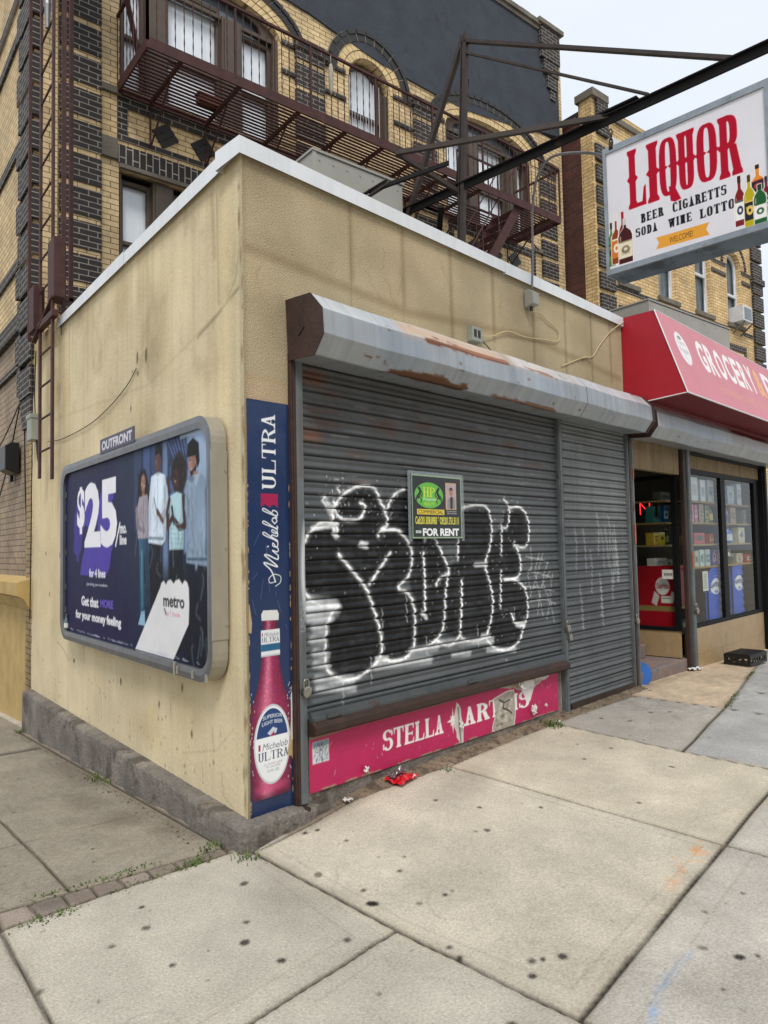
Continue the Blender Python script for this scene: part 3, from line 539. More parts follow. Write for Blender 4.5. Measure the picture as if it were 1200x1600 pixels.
G_soft= [(0.053, [(0.42, 1.26), (0.65, 1.23)]), (0.046, [(0.44, 1.29), (0.64, 1.26)]), (0.043, [(0.43, 1.2), (0.6, 1.18)]), (0.039, [(0.48, 1.13), (0.56, 1.12)]), (0.036, [(0.46, 1.06), (0.55, 1.05)]), (0.036, [(0.48, 0.98), (0.57, 0.96)]), (0.032, [(0.48, 0.91), (0.58, 0.89)]), (0.036, [(0.49, 0.82), (0.78, 0.78)]), (0.028, [(0.49, 0.76), (0.8, 0.72)]), (0.036, [(0.99, 0.83), (1.54, 0.81)]), (0.032, [(1.33, 0.89), (1.62, 0.89)]), (0.032, [(1.62, 0.91), (2.29, 0.87)]), (0.025, [(1.79, 0.81), (2.0, 0.8)]), (0.025, [(2.22, 0.8), (2.6, 0.75)]), (0.028, [(0.58, 1.92), (0.63, 1.82)])]
G_thin= [(0.005, [(2.87, 1.59), (2.88, 1.43), (2.82, 1.36), (2.85, 1.22)]), (0.005, [(3.0, 1.53), (2.93, 1.36), (2.98, 1.19), (2.95, 1.02)]), (0.005, [(3.14, 1.46), (3.05, 1.29), (3.14, 1.11), (3.09, 0.96)]), (0.005, [(3.21, 1.35), (3.16, 1.15), (3.21, 0.93)]), (0.005, [(2.79, 1.51), (3.06, 1.47), (3.14, 1.44)]), (0.005, [(2.82, 1.39), (3.09, 1.34), (3.21, 1.3)]), (0.005, [(2.77, 1.26), (3.04, 1.23), (3.23, 1.19)]), (0.005, [(2.84, 1.13), (3.08, 1.13), (3.24, 1.08)]), (0.005, [(3.06, 1.53), (2.93, 1.3), (2.84, 1.17)]), (0.005, [(3.17, 1.37), (3.0, 1.21), (3.03, 0.99)])]
G_black= [(0.0, [(0.65, 1.82), (0.69, 1.92), (0.81, 1.99), (0.97, 2.0), (1.07, 1.91), (1.12, 1.79), (1.07, 1.68), (0.87, 1.64), (0.68, 1.68), (0.62, 1.75)]), (0.0, [(0.41, 1.65), (0.51, 1.74), (0.65, 1.75), (0.7, 1.68), (0.91, 1.63), (1.07, 1.7), (1.25, 1.7), (1.35, 1.6), (1.35, 1.44), (1.22, 1.33), (1.34, 1.27), (1.37, 1.09), (1.34, 0.91), (1.2, 0.85), (1.06, 0.9), (1.01, 1.16), (0.91, 1.34), (0.95, 1.37), (0.79, 1.27), (0.67, 1.25), (0.54, 1.27), (0.43, 1.34), (0.38, 1.46), (0.38, 1.58)]), (0.0, [(0.8, 1.44), (0.97, 1.24), (1.04, 1.02), (1.01, 0.88), (0.87, 0.79), (0.7, 0.8), (0.59, 0.89), (0.57, 1.01), (0.59, 1.16), (0.68, 1.26)]), (0.0, [(1.13, 1.77), (1.16, 1.89), (1.26, 1.99), (1.52, 1.99), (1.54, 1.68), (1.43, 1.63), (1.28, 1.7), (1.11, 1.73)]), (0.0, [(1.4, 1.65), (1.62, 1.66), (1.73, 1.54), (1.78, 1.42), (1.71, 1.06), (1.64, 0.96), (1.49, 0.9), (1.38, 0.92), (1.39, 1.23), (1.34, 1.34), (1.37, 1.51)]), (0.0, [(1.94, 1.89), (2.14, 1.91), (2.29, 1.89), (2.32, 1.72), (2.27, 1.52), (2.19, 1.45), (2.29, 1.25), (2.28, 1.01), (2.18, 0.9), (1.97, 0.89), (1.8, 0.94), (1.7, 1.03), (1.79, 1.44), (1.88, 1.51), (1.89, 1.76)]), (0.0, [(2.53, 1.9), (2.73, 1.92), (2.85, 1.81), (2.84, 1.66), (2.77, 1.59), (2.64, 1.59), (2.71, 1.47), (2.66, 1.33), (2.79, 1.2), (2.79, 1.05), (2.7, 0.96), (2.66, 0.84), (2.49, 0.77), (2.29, 0.82), (2.23, 0.92), (2.32, 1.17), (2.24, 1.45), (2.35, 1.68), (2.44, 1.76)])]
def slats(x0,x1,z0,z1,ph=.0795,step=.0125,paint=True):
    fr=[(0,-.002),(.05,.008),(.16,.015),(.3,.0145),(.46,.006),(.55,.0045),(.64,.0075),(.78,.013),(.9,.011),(.965,.003)]
    zs=[];dp=[]; k=0
    z=z0
    while z<z1:
        for a,b in fr: zs.append(z+a*ph); dp.append(b)
        z+=ph
    dp=np.array(dp); c=Cv(ar(x0,x1,step),zs,'62686b'); c.dp=dp; c.ph=ph; c.z0=z0; return c
c=slats(.405,3.335,.585,2.75,step=.008); c.C[:]=lin('565a5c')
n=fbm(c.X*.8,c.Z*9,31); 
c.C*=(.72+.5*n)[...,None]
up=np.clip((c.Z-1.9)/.7,0,1)*.35; c.C=c.C*(1-up[...,None])+lin('4e4a45')*up[...,None]
ru=random.Random(8)
for k in range(34):
    x=ru.uniform(.46,1.9) if ru.random()<.8 else ru.uniform(1.9,3.3); z=2.6-abs(ru.gauss(0,.22)); c.ell(x,z,ru.uniform(.03,.14),.018,'5d3a28',soft=.05,alpha=ru.uniform(.25,.6))
c.ell(.48,2.3,.07,.04,'7c4a2c',soft=.06,alpha=.7); c.ell(.5,2.66,.1,.05,'6a3c22',soft=.06,alpha=.8)
for k in range(50): x=ru.uniform(.5,3.2); c.stroke([(x,ru.uniform(1.3,2.6)),(x+ru.uniform(.02,.2),0)][:1]*2 if 0 else [(x,(z:=ru.uniform(1.9,2.65))),(x+ru.uniform(.03,.2),z)],.004,'a9adad',soft=.01,alpha=.35)
phs=((c.Z-c.z0)/c.ph)%1; c.WX=c.X+.014*(np.abs(phs-.5)*2-.5)+.003*np.sin(c.Z*90)
pre=c.C.copy()
for wd,p in G_black: c.poly(smooth(p+[p[0]],4)[:-1],'060607',soft=.03,alpha=.985)
kk=.35*(np.clip(fbm(c.X*14,c.Z*30,51,4)*3.2-1.75,0,.5)+np.clip(fbm(c.X*3,c.Z*60,53,3)*3-1.6,0,.28))[...,None]; c.C=c.C*(1-kk)+pre*kk
for wd,p in G_soft: c.stroke(p,wd*.9,'e8ecee',soft=wd*1.3,alpha=.95)
for wd,p in G_w: c.stroke(p,wd*2.0,'d0d4d4',soft=.04,alpha=.36,sm=True); c.stroke(p,wd*1.5,'fcfdfd',soft=.006,alpha=1,sm=True)
for wd,p in G_blob: c.stroke(p,wd*1.2,'f6f8f8',soft=.02,alpha=1)
for wd,p in G_thin: c.stroke([(a,b) for a,b in p],wd*.9,'dfe3e3',soft=.014,alpha=.8,sm=True)
for k in range(500):
    wd_,p_=G_w[ru.randrange(len(G_w))]; x,z=p_[ru.randrange(len(p_))]; c.ell(x+ru.gauss(0,.05),z+ru.gauss(0,.05),.004,.004,'e8ecec',soft=.008,alpha=ru.uniform(.3,.8))
for x,z in((.95,.9),(1.06,1.2),(1.5,.98),(2.1,1.0),(2.6,1.1),(1.3,1.3),(.7,.8)): c.stroke([(x,z),(x+.002,z-ru.uniform(.08,.22))],.005,'e4e8e8',soft=.008,alpha=.7)
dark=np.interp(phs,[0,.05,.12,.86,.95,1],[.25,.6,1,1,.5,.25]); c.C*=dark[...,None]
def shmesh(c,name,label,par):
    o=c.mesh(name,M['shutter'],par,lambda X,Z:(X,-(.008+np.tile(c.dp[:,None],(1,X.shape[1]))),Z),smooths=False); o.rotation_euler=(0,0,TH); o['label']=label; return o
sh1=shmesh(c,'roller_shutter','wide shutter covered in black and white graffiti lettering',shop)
m=MB(); m.prism([(.02,.572),(.02,.632),(.045,.636),(.05,.61),(.066,.602),(.066,.585)],.42,3.32,FX)
for a in(.52,1.9): m.box(a,a+.12,-.078,-.066,.595,.615)
o=m.build('bottom_bar',mat('dark shutter bar','4d5153',.55,.2,var=.3,dirt='4b3426',dsc=6,dth=.58),sh1)
c=slats(3.42,4.69,.165,2.72); c.C[:]=lin('5f6365')
n=fbm(c.X*1.5,c.Z*9,41); c.C*=(.8+.42*n)[...,None]; up=np.clip((c.Z-1.5)/.5,0,1)*.35; c.C=c.C*(1-up[...,None])+lin('8d8f8c')*up[...,None]
for k in range(16):
    x=3.55+.9*ru.random(); z=ru.uniform(1.15,1.9); c.stroke([(x,z),(x+.03,z-.15),(x+.06*ru.random(),z-.4)],.012,'dde0df',soft=.022,alpha=.55)
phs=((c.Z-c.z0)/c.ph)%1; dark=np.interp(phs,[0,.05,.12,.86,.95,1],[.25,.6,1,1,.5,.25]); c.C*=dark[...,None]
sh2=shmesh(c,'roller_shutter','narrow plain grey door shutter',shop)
rc_=Cv(ar(.35,.402,.004),ar(.12,2.74,.006),'656b6c'); rc_.C*=(.75+.5*fbm(rc_.X*12,rc_.Z*5,44))[...,None]; rc_.ell(.42,1.48,.045,.27,'eceeee',soft=.03); rc_.ell(.435,1.48,.04,.23,'2a2c2e',soft=.03); rc_.stroke([(.38,2.05),(.38,2.5)],.02,'59402f',soft=.04,alpha=.6); rc_.stroke([(.38,.2),(.38,1.1)],.02,'3d4143',soft=.05,alpha=.6); rc_.text('UNDOUS',.36,.395,1.12,1.3,'8f9496',vert=True)
o=rc_.mesh('guide_rail',M['paint'],shop,lambda X,Z:(X,-.03-.004*np.sin((X-.35)/.052*3.14),Z)); o.rotation_euler=(0,0,TH); o['label']='grey guide channel by the corner'
m=MB(); m.box(.35,.402,-.0295,.0,.12,2.74); pf(m,'guide_back',M['guide'])
m=MB(); m.prism([(.0,.11),(.0,.18),(.04,.18),(.04,.11)],3.43,4.69,FX); m.build('bottom_bar',M['postbrown'],sh2)
for name,mm,x0,x1,o0,o1,z0,z1,lab in(('guide_rail','rustbrown',.312,.348,.0,.032,.1,2.78,'rusty brown angle iron upright'),('guide_rail','guide',3.325,3.385,.0,.05,.1,2.74,None),('guide_rail','postbrown',3.387,3.425,.0,.03,.12,2.74,None),('guide_rail','guide',4.69,4.735,.0,.04,.12,2.74,None)):
    m=MB(); m.box(x0,x1,-o1,-o0,z0,z1); m.box(x0+.012,x1-.012,-o1-.006,-o1-.001,z0+.01,z1-.02)
    if z0==.1: m.box(x0-.02,x1+.03,-o1-.05,-.01,z0-.01,z0+.012)
    o=pf(m,name,M[mm],.004)
    if lab:o['label']=lab
# shutter housing
PR=[(0,3.10),(.225,3.085),(.325,2.975),(.335,2.83),(.25,2.72),(.02,2.735)]
PL=np.concatenate([[0],np.cumsum([math.dist(PR[k],PR[k+1]) for k in range(5)])])
def housing(par,s0,s1,segs,dz=0,paint=None):
    zs=np.unique(np.concatenate([np.arange(0,PL[-1],.012),PL])); zs=zs[np.concatenate([[True],np.diff(zs)>.002])]; hs=None
    po=np.interp(zs,PL,[p[0] for p in PR]); pz=np.interp(zs,PL,[p[1] for p in PR])
    for i,(a,b) in enumerate(segs):
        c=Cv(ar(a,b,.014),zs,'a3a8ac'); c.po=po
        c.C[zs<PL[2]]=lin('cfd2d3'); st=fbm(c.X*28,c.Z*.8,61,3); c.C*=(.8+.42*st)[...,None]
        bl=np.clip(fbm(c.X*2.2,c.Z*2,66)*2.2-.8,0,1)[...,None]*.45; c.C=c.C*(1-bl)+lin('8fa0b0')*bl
        nn_=fbm(c.X*7,c.Z*22,71,5); 
        def rust(sa,sb,za,zb,k=.5):
            t=np.clip((c.X-sa)/(sb-sa),0,1); e=np.sin(np.pi*t)*(c.X>sa)*(c.X<sb); zc=(za+zb)/2; u=np.clip(1-np.abs(c.Z-zc)/((zb-za)/2),0,1)
            al=np.clip((e**.4*u**.6*1.15+nn_*1.3-.98)*7,0,.95); c.bl((slice(None),slice(None)),al,k)
        if paint: paint(c,rust)
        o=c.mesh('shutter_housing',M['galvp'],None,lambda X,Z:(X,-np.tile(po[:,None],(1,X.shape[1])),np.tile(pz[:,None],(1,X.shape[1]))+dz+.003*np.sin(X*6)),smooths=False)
        o.parent=par; o.rotation_euler=(0,0,TH if par==shop else 0)
        if hs is None: hs=o; hs['label']='faceted steel box over the shutters'
        if i==0:
            for s_,wd in((s0,.006),(s1,.05)):
                m=MB(); m.prism([(u*1.02,v+dz+.004*(1 if v>2.9 else -1)) for u,v in PR],s_-wd,s_+.001,FX)
                if s_==s0 and par==shop: m.bar((s_-.01,-.12,2.86),(s_-.01,-.17,2.9),.006,.008); m.bar((s_-.01,-.17,2.9),(s_-.01,-.13,2.945),.006,.008)
                e=m.build('end_cap',M['rustbrown'],o)
    return hs
M['galvp']=mat('galvanised housing',None,.45,.45,var=.12,sc=3,attr=True)
def hp(c,rust):
    c.rect(1.0,2.3,PL[1],PL[2],'d2b294',soft=.08,alpha=.85); c.rect(2.3,3.3,PL[1],PL[2],'d6c4b4',soft=.08,alpha=.5)
    rust(1.2,2.2,PL[2]-.03,PL[2]+.03,'7d4526'); rust(1.5,2.2,PL[2]-.05,PL[2]+.005,'9c6541'); rust(2.35,2.8,PL[2]-.05,PL[2]+.012,'9c7050'); rust(.8,1.75,PL[4]-.06,PL[4]+.045,'6d4526'); rust(.8,1.75,PL[4]-.04,PL[4]+.03,'5c3a20'); rust(2.0,3.0,PL[4]-.03,PL[4]+.03,'7a5a40')
    c.stroke([(2.2,PL[1]),(2.22,PL[3])],.06,'76858f',soft=.1,alpha=.5)
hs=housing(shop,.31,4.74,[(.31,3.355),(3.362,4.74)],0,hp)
# ======================================================= PRINTED PANELS ON THE SHOP FRONT
bp=FT('bottle_poster','tall navy blue poster strip with a pink beer bottle on the corner of the shop','poster')
c=Cv(ar(.012,.31,.0025),ar(.125,2.468,.003),'1d3157')
c.C*=(.9+.25*fbm(c.X*6,c.Z*3,12))[...,None]
c.glyphs('ULTRA',.115,.212,1.955,2.395,'e6e8ea',SER,vert=True)
c.poly([(.105,1.93),(.225,1.93),(.225,1.85),(.195,1.87),(.165,1.85),(.135,1.87),(.105,1.85)],'a5224f')
scr=[([(.20,1.395),(.235,1.42),(.235,1.46),(.19,1.475),(.155,1.45),(.16,1.42),(.20,1.425)],.006),([(.20,1.425),(.17,1.50),(.125,1.545),(.13,1.555),(.215,1.525),(.16,1.575),(.125,1.605),(.15,1.605),(.215,1.575),(.222,1.60)],.011),
([(.222,1.60),(.18,1.635),(.215,1.625),(.222,1.645),(.205,1.66)],.009),([(.145,1.66),(.152,1.664)],.009),([(.205,1.66),(.185,1.685),(.185,1.665),(.215,1.66),(.22,1.69)],.009),
([(.22,1.69),(.13,1.755),(.122,1.74),(.217,1.70),(.18,1.725),(.18,1.74),(.215,1.73),(.22,1.75)],.009),([(.22,1.75),(.185,1.775),(.18,1.76),(.212,1.75),(.218,1.775)],.009),([(.218,1.775),(.13,1.83),(.122,1.815),(.215,1.785),(.218,1.80)],.009),([(.2,1.815),(.182,1.84),(.2,1.855),(.217,1.835),(.2,1.815)],.009),([(.19,1.855),(.215,1.86),(.13,1.915),(.122,1.90),(.213,1.87),(.217,1.895),(.19,1.905),(.182,1.89)],.009)]
for p,wd in scr: c.stroke([(a,1.395+(b-1.395)*.86) for a,b in p],wd*.72,'e6e8ea',sm=True)
# bottle
def lathe_paint(prof,cx,base,hi,lo):   # printed bottle, shaded across its width as printed artwork
    zz=c.Z; hw=np.interp(zz,[p[1] for p in prof],[p[0] for p in prof],left=0,right=0); u=(c.X-cx)/np.maximum(hw,1e-4); ins=np.clip((hw-np.abs(c.X-cx))/.003+.5,0,1)*(hw>0)
    k=np.exp(-((u+.25)/.3)**2)*.9; e=np.clip(np.abs(u)**3,0,1)
    col=lin(base)*(1-k[...,None])+lin(hi)*k[...,None]; col=col*(1-e[...,None]*.75)+lin(lo)*e[...,None]*.75
    sp=(fbm(c.X*130,c.Z*130,77,2)>.62); col=np.where(sp[...,None],col*1.35,col); c.C[:]=c.C*(1-ins[...,None])+col*ins[...,None]
cx=.158
lathe_paint([(.05,1.2),(.052,1.14),(.062,1.0),(.068,.94),(.09,.84),(.12,.76),(.14,.70),(.145,.6),(.142,.34),(.135,.24),(.125,.215)][::-1],cx,'8f2450','d2708f','3a0d24')
lathe_paint([(.045,1.21),(.05,1.15)][::-1],cx,'7a2040','b06080','401020')
c.poly([(.1,1.205),(.22,1.2),(.222,1.235),(.21,1.258),(.112,1.262),(.098,1.24)],'dcdcd8')
for z0,z1,co in((1.0,1.15,'e2e4e6'),(1.03,1.07,'1e5f86'),(1.0,1.008,'b8bcc0')): c.rect(.094,.226,z0,z1,co)
c.text('Michelob',.115,.215,1.112,1.135,'555b6e',shear=.3); c.glyphs('ULTRA',.1,.222,1.08,1.108,'3b4360',SER); c.rect(.1,.107,1.115,1.135,'a5224f')
c.stroke([(.06,.22),(.26,.22)],.02,'120612',soft=.03,alpha=.7); c.ell(.16,.27,.09,.02,'cf4f7e',soft=.03,alpha=.7)
c.ell(.165,.505,.128,.222,'c9cdd2'); c.ell(.165,.505,.118,.21,'eceeef'); 
P=[(.165+.112*math.cos(t),.505+.2*math.sin(t)) for t in np.linspace(.22,math.pi-.22,24)]; c.poly(P,'1f3f74')
c.text('SUPERIOR',.10,.235,.645,.665,'dfe4ea',arch=.4); c.text('LIGHT BEER',.095,.238,.612,.632,'dfe4ea',arch=.4)
c.poly([(.13,.57),(.17,.60),(.2,.585),(.19,.562),(.15,.555)],'c5ccd6'); c.poly([(.145,.55),(.185,.55),(.175,.575)],'a5224f')
c.text('Michelob',.095,.27,.478,.515,'4a5068',shear=.25); c.glyphs('ULTRA',.065,.28,.42,.468,'27315a',SER); c.rect(.068,.082,.48,.515,'a5224f')
c.text('2.6 GRAMS CARBS',.105,.235,.392,.403,'8a909c'); c.text('95 CALORIES',.12,.22,.376,.388,'8a909c'); c.text('12 FL OZ',.13,.21,.352,.366,'6a7080')
rn=random.Random(2)
for k in range(60): z=rn.uniform(.14,2.0); sd_=rn.choice([.013,.308]); c.ell(sd_,z,rn.uniform(.002,.006),rn.uniform(.004,.02),'b09a72')
c.poly([(.0,1.15),(.03,1.14),(.035,1.2),(.018,1.3),(.0,1.32)],'b39b76'); c.poly([(.27,.42),(.32,.40),(.32,.62),(.3,.62),(.285,.5)],'b8a077'); c.poly([(.3,.5),(.315,.5),(.31,.78),(.3,.76)],'dcdad4')
for k in range(14): x=rn.uniform(.03,.28); z=rn.uniform(1.05,1.7); c.stroke([(x,z),(x+rn.uniform(-.05,.05),z+rn.uniform(.02,.12))],.0015,'7f8fae',alpha=.6)
for k in range(30): c.ell(rn.choice([.03,.29])+rn.uniform(-.015,.015),rn.uniform(.25,.85),.003,.006,'d5c8cf',alpha=.7)
c.C*=(1-.3*np.clip((.4-c.Z)/.3,0,1)*fbm(c.X*9,c.Z*9,5))[...,None]
def pan(c,name,par,o0,wav=.0,m_='paint',dz=0,dx=0): 
    nx=c.X; return c.mesh(name,M[m_],par,lambda X,Z:(X-dx,-o0-wav*fbm(X*5+20,Z*5+20,9),Z-dz))
pan(c,'printed_sheet',bp,.003,.006,'gloss')
# pink sign board under the sill
ps=FT('beer_sign','torn magenta beer sign with white serif lettering under the large shutter','sign')
c=Cv(ar(.425,3.24,.005),ar(.16,.498,.005),'b81e57'); c.C*=(.93+.16*fbm(c.X*2,c.Z*5,19))[...,None]
c.glyphs('STELLA',1.045,1.665,.272,.405,'ece9e6',STE); c.glyphs('ARTOIS',1.90,2.78,.272,.405,'ece9e6',STE)
for k in range(8):
    a=math.pi*k/4; rr_=.075 if k%2==0 else .045; c.poly([(1.775+rr_*.9*math.cos(a),.34+rr_*1.2*math.sin(a)),(1.775+.016*math.cos(a+.8),.34+.02*math.sin(a+.8)),(1.775-.01*math.cos(a),.34-.01*math.sin(a)),(1.775+.016*math.cos(a-.8),.34+.02*math.sin(a-.8))],'ece9e6')
def torn(pts,col,edge=True):
    q=[(x+rn.uniform(-.012,.012),z+rn.uniform(-.01,.01)) for x,z in smooth(pts+[pts[0]],3)[:-1]]
    if edge: c.poly([(x+(x-np.mean([a for a,b in q]))*.06,z+(z-np.mean([b for a,b in q]))*.06) for x,z in q],'e2ddd6')
    c.poly(q,col)
torn([(1.82,.46),(1.86,.40),(1.9,.25),(1.88,.15),(1.83,.18),(1.8,.3)],'cfcac2'); c.stroke([(1.84,.42),(1.85,.3),(1.86,.17)],.012,'5c5249',soft=.01)
torn([(2.28,.41),(2.5,.43),(2.56,.4),(2.55,.15),(2.42,.14),(2.27,.18),(2.3,.3)],'a69f92')
for k in range(40): c.ell(rn.uniform(2.3,2.53),rn.uniform(.17,.4),.018,.014,rn.choice(['8d8578','b7b0a4','75695c','c4bdb0']),soft=.01)
c.stroke([(2.36,.39),(2.42,.36),(2.4,.32),(2.48,.29),(2.52,.26)],.014,'2a2420'); c.stroke([(2.42,.36),(2.5,.37)],.01,'2a2420')
torn([(2.3,.5),(2.6,.5),(3.2,.5),(3.1,.485),(2.95,.44),(2.86,.42),(2.78,.36),(2.7,.40),(2.62,.44),(2.45,.47)],'a89f90')
torn([(2.66,.49),(2.86,.47),(2.84,.40),(2.76,.30),(2.72,.36),(2.68,.42)],'dcdad4',False); torn([(2.79,.24),(2.86,.27),(2.9,.24),(2.84,.19)],'dedbd5',False); torn([(3.02,.24),(3.06,.25),(3.07,.22)],'dedbd5',False)
torn([(2.9,.47),(3.05,.46),(3.1,.5),(2.9,.5)],'cfcac2',False)
c.rect(.45,.575,.325,.455,'cfd6da'); c.rect(.45,.575,.42,.455,'8ea0ac')
for k in range(60): x=rn.uniform(.46,.565); z=rn.uniform(.335,.445); c.stroke([(x,z),(x+rn.uniform(-.01,.01),z+rn.uniform(-.02,.02))],.004,'4c4a55')
c.poly([(.42,.5),(1.3,.502),(1.8,.49),(2.3,.5),(2.3,.487),(1.6,.478),(.9,.485),(.42,.47)],'8f7b62'); 
for k in range(70): x=rn.uniform(.43,3.2); c.ell(x,rn.choice([.163,.49])+rn.uniform(-.004,.004),rn.uniform(.01,.05),.006,'97856c')
for k in range(24): x=rn.uniform(.6,3.2); z=rn.uniform(.2,.45); c.stroke([(x,z),(x+rn.uniform(-.03,.03),z+rn.uniform(-.03,.03))],.003,'e3b7c5',alpha=.7)
for k in range(12): x=rn.uniform(.5,3.2); z=rn.uniform(.2,.42); c.stroke([(x,z),(x+.08,z+rn.uniform(-.03,.05))],.006,'7d1038',soft=.02,alpha=.4)
pan(c,'printed_sheet',ps,.012,.012)
# curls of torn paper on it
def scrap(name,label,loc,sz,m_='white',seed=0,cat='litter',group=None):
    r=random.Random(seed); m=MB(); nn_=7; vs=[]
    for i in range(nn_):
        for j in range(nn_): vs.append(((i/(nn_-1)-.5)*sz+r.uniform(-1,1)*sz*.12,(j/(nn_-1)-.5)*sz*.7+r.uniform(-1,1)*sz*.12,sz*.25*(math.sin(i*1.3+seed)*math.cos(j*1.1+seed)+1)*.7+r.uniform(0,1)*sz*.12))
    m.add(vs,[(i*nn_+j,(i+1)*nn_+j,(i+1)*nn_+j+1,i*nn_+j+1) for i in range(nn_-1) for j in range(nn_-1)])
    o=m.build(name,M[m_],None); o.location=loc; o.rotation_euler=(0,0,seed); return tag(o,label,cat,group)
for s_,z_,sz,sd_,ty in((.87,.2,.05,1,1.3),(2.8,.24,.07,3,1.3),(2.62,.47,.1,5,1.1),(1.84,.3,.06,8,1.4)):
    o=scrap('torn_flap','x',(0,0,0),sz,seed=sd_); o.parent=ps; o.location=(s_,-.03,z_); o.rotation_euler=(ty,.3,.2)
    for k in('category',): del o[k]
    o['label']='curled flap of torn white paper'
# FOR RENT sign
fr=FT('rent_sign','black FOR RENT realty sign with green oval taped on the graffitied shutter','sign',1.35,.043,1.665)
c=Cv(ar(1.35,1.905,.0028),ar(1.665,2.118,.0028),'1c2023'); a0,a1,b0,b1=1.35,1.905,1.665,2.118
U=lambda u:1.35+(u-300)/680*.555
V=lambda v:2.118-(v-165)/820*.453
c.rect(U(300),U(985),V(990),V(830),'1d2b26'); c.ell(U(530),V(430),.155,.092,'62b33f'); 
for dx_,flip in((395,1),(660,-1)):
    for pts,wd in(([(0,-90),(20,-50),(0,0),(-10,30)],.022),([(20,-80),(45,-20),(50,0)],.009),([(10,-20),(40,20)],.01),([(-5,20),(-30,50),(-35,90)],.011),([(5,20),(30,60),(25,95)],.011),([(-20,0),(-38,40)],.008)): c.stroke([(U(dx_+flip*p[0]),V(430+p[1])) for p in pts],wd,'14201a',sm=True)
c.glyphs('HP',U(450),U(615),V(450),V(325),'c8d83a',SER); c.text('Properties',U(450),U(625),V(508),V(462),'dfe8cf',shear=.2); c.text('REALTY',U(465),U(600),V(560),V(522),'c8d83a')
c.rect(U(755),U(905),V(605),V(250),'cfa97a'); c.rect(U(765),U(897),V(596),V(262),'b3a0a0')
c.poly([(U(775),V(596)),(U(780),V(480)),(U(815),V(435)),(U(865),V(430)),(U(890),V(480)),(U(893),V(596))],'8a8488'); c.poly([(U(820),V(596)),(U(818),V(450)),(U(838),V(425)),(U(855),V(450)),(U(850),V(596))],'221d20')
c.ell(U(833),V(375),.018,.026,'a9785f'); c.poly([(U(808),V(365)),(U(810),V(320)),(U(835),V(305)),(U(858),V(325)),(U(858),V(360)),(U(845),V(340)),(U(820),V(342))],'2c2220'); c.rect(U(815),U(850),V(352),V(346),'3a2a28',alpha=.5); c.ell(U(833),V(405),.012,.004,'70443a',alpha=.6)
c.text('Property agent',U(770),U(905),V(640),V(618),'c8ccd0'); c.text('Sales Associate',U(770),U(905),V(664),V(645),'c8ccd0')
c.rect(U(365),U(730),V(678),V(610),'e4c832'); c.text('COMMERCIAL',U(378),U(718),V(668),V(620),'1c1c16',.02)
c.text('Cell:201.838.8983 * Off:201.751.5111',U(340),U(935),V(805),V(700),'d8d24a',.03)
c.text('FOR RENT',U(435),U(935),V(955),V(855),'f0f2f2',.04); c.rect(U(345),U(412),V(915),V(885),'e8eaea'); c.rect(U(355),U(402),V(908),V(892),'1d2b26'); c.text('MLS',U(358),U(400),V(906),V(894),'e8eaea')
for a,b,cc_,d in((a0,a1,b0,b0+.01),(a0,a1,b1-.012,b1),(a0,a0+.009,b0,b1),(a1-.009,a1,b0,b1)): c.rect(a,b,cc_,d,'9db393',alpha=.85)
pan(c,'printed_sheet',fr,0,.004,'gloss',dz=1.665,dx=1.35)
m=MB(); m.box(-.035,.0,.001,.003,-.02,.47); m.box(.555,.59,.001,.003,-.02,.46); m.box(-.03,.58,.001,.003,.453,.475); m.build('tape',glassmat('clear tape',.1,(.8,.84,.84)),fr)
# ======================================================= padlocks
def padlock(label,s_,o_,z_,sc=1.,grp='padlocks on the shutter rails'):
    t=FT('padlock',label,'padlock',s_,o_,z_,grp)
    m=MB(); m.tube([(0,.013*sc,0),(0,.010*sc,0),(0,-.010*sc,0),(0,-.013*sc,0)],[.02*sc,.026*sc,.026*sc,.02*sc],18); m.build('lock_body',M['brass'],t,smooth=False)
    m=MB(); m.tube(smooth([(-.014*sc,0,.015*sc),(-.015*sc,0,.04*sc),(-.008*sc,0,.056*sc),(.008*sc,0,.056*sc),(.015*sc,0,.04*sc),(.014*sc,0,.015*sc)],4),.0042*sc,8); m.build('shackle',M['brass'],t,smooth=True); return t
padlock('round silver padlock on the rail beside the bottle poster',.378,.055,.77,1.25)
padlock('upper silver padlock on the rail between the two grey shutters',3.345,.075,.86,1.2); padlock('lower silver padlock on the rail between the two grey shutters',3.385,.07,.775,1.1)
padlock('silver padlock on the brown post left of the grocery doorway',4.77,.055,.80,1.2); padlock('silver padlock on the grey rail left of the grocery display windows',6.30,.08,.79,1.5)
# ======================================================= boxes, cables on the front
jb=FT('junction_box','grey metal socket box on the stucco just above the shutter housing','electrical box',2.09,0,3.205)
m=MB(); m.box(0,.13,-.055,0,0,.115); m.build('box_body',M['utilgrey'],jb,bev=.005)
m=MB(); 
for i in(0,1): m.box(.02+.05*i,.05+.05*i,-.058,-.0555,.03,.09)
for i in(0,1):
    for k in(0,1): m.box(.028+.05*i,.042+.05*i,-.0595,-.0585,.042+.025*k,.052+.025*k)
m.build('socket',M['black'],jb)
wb=FT('conduit_box','square grey weatherproof box hanging by the roof edge below the flexible conduit','electrical box',2.95,0,3.66)
m=MB(); m.prism([(.01,0),(.1,.02),(.1,.12),(.06,.15),(.01,.15)],-.045,.05,FX); m.build('box_body',M['acgrey'],wb,bev=.004); m=MB(); m.tube([(0,-.05,.005),(0,-.05,-.03)],.014); m.build('gland',M['black'],wb)
m=MB(); m.tube(smooth([FW(2.95,.06,3.8),FW(2.92,.1,4.1),FW(2.84,.16,4.45),FW(2.74,.28,4.66),FW(2.6,.5,4.68),FW(2.42,.85,4.5),FW(2.38,1.09,4.36)],8),.0105,8)
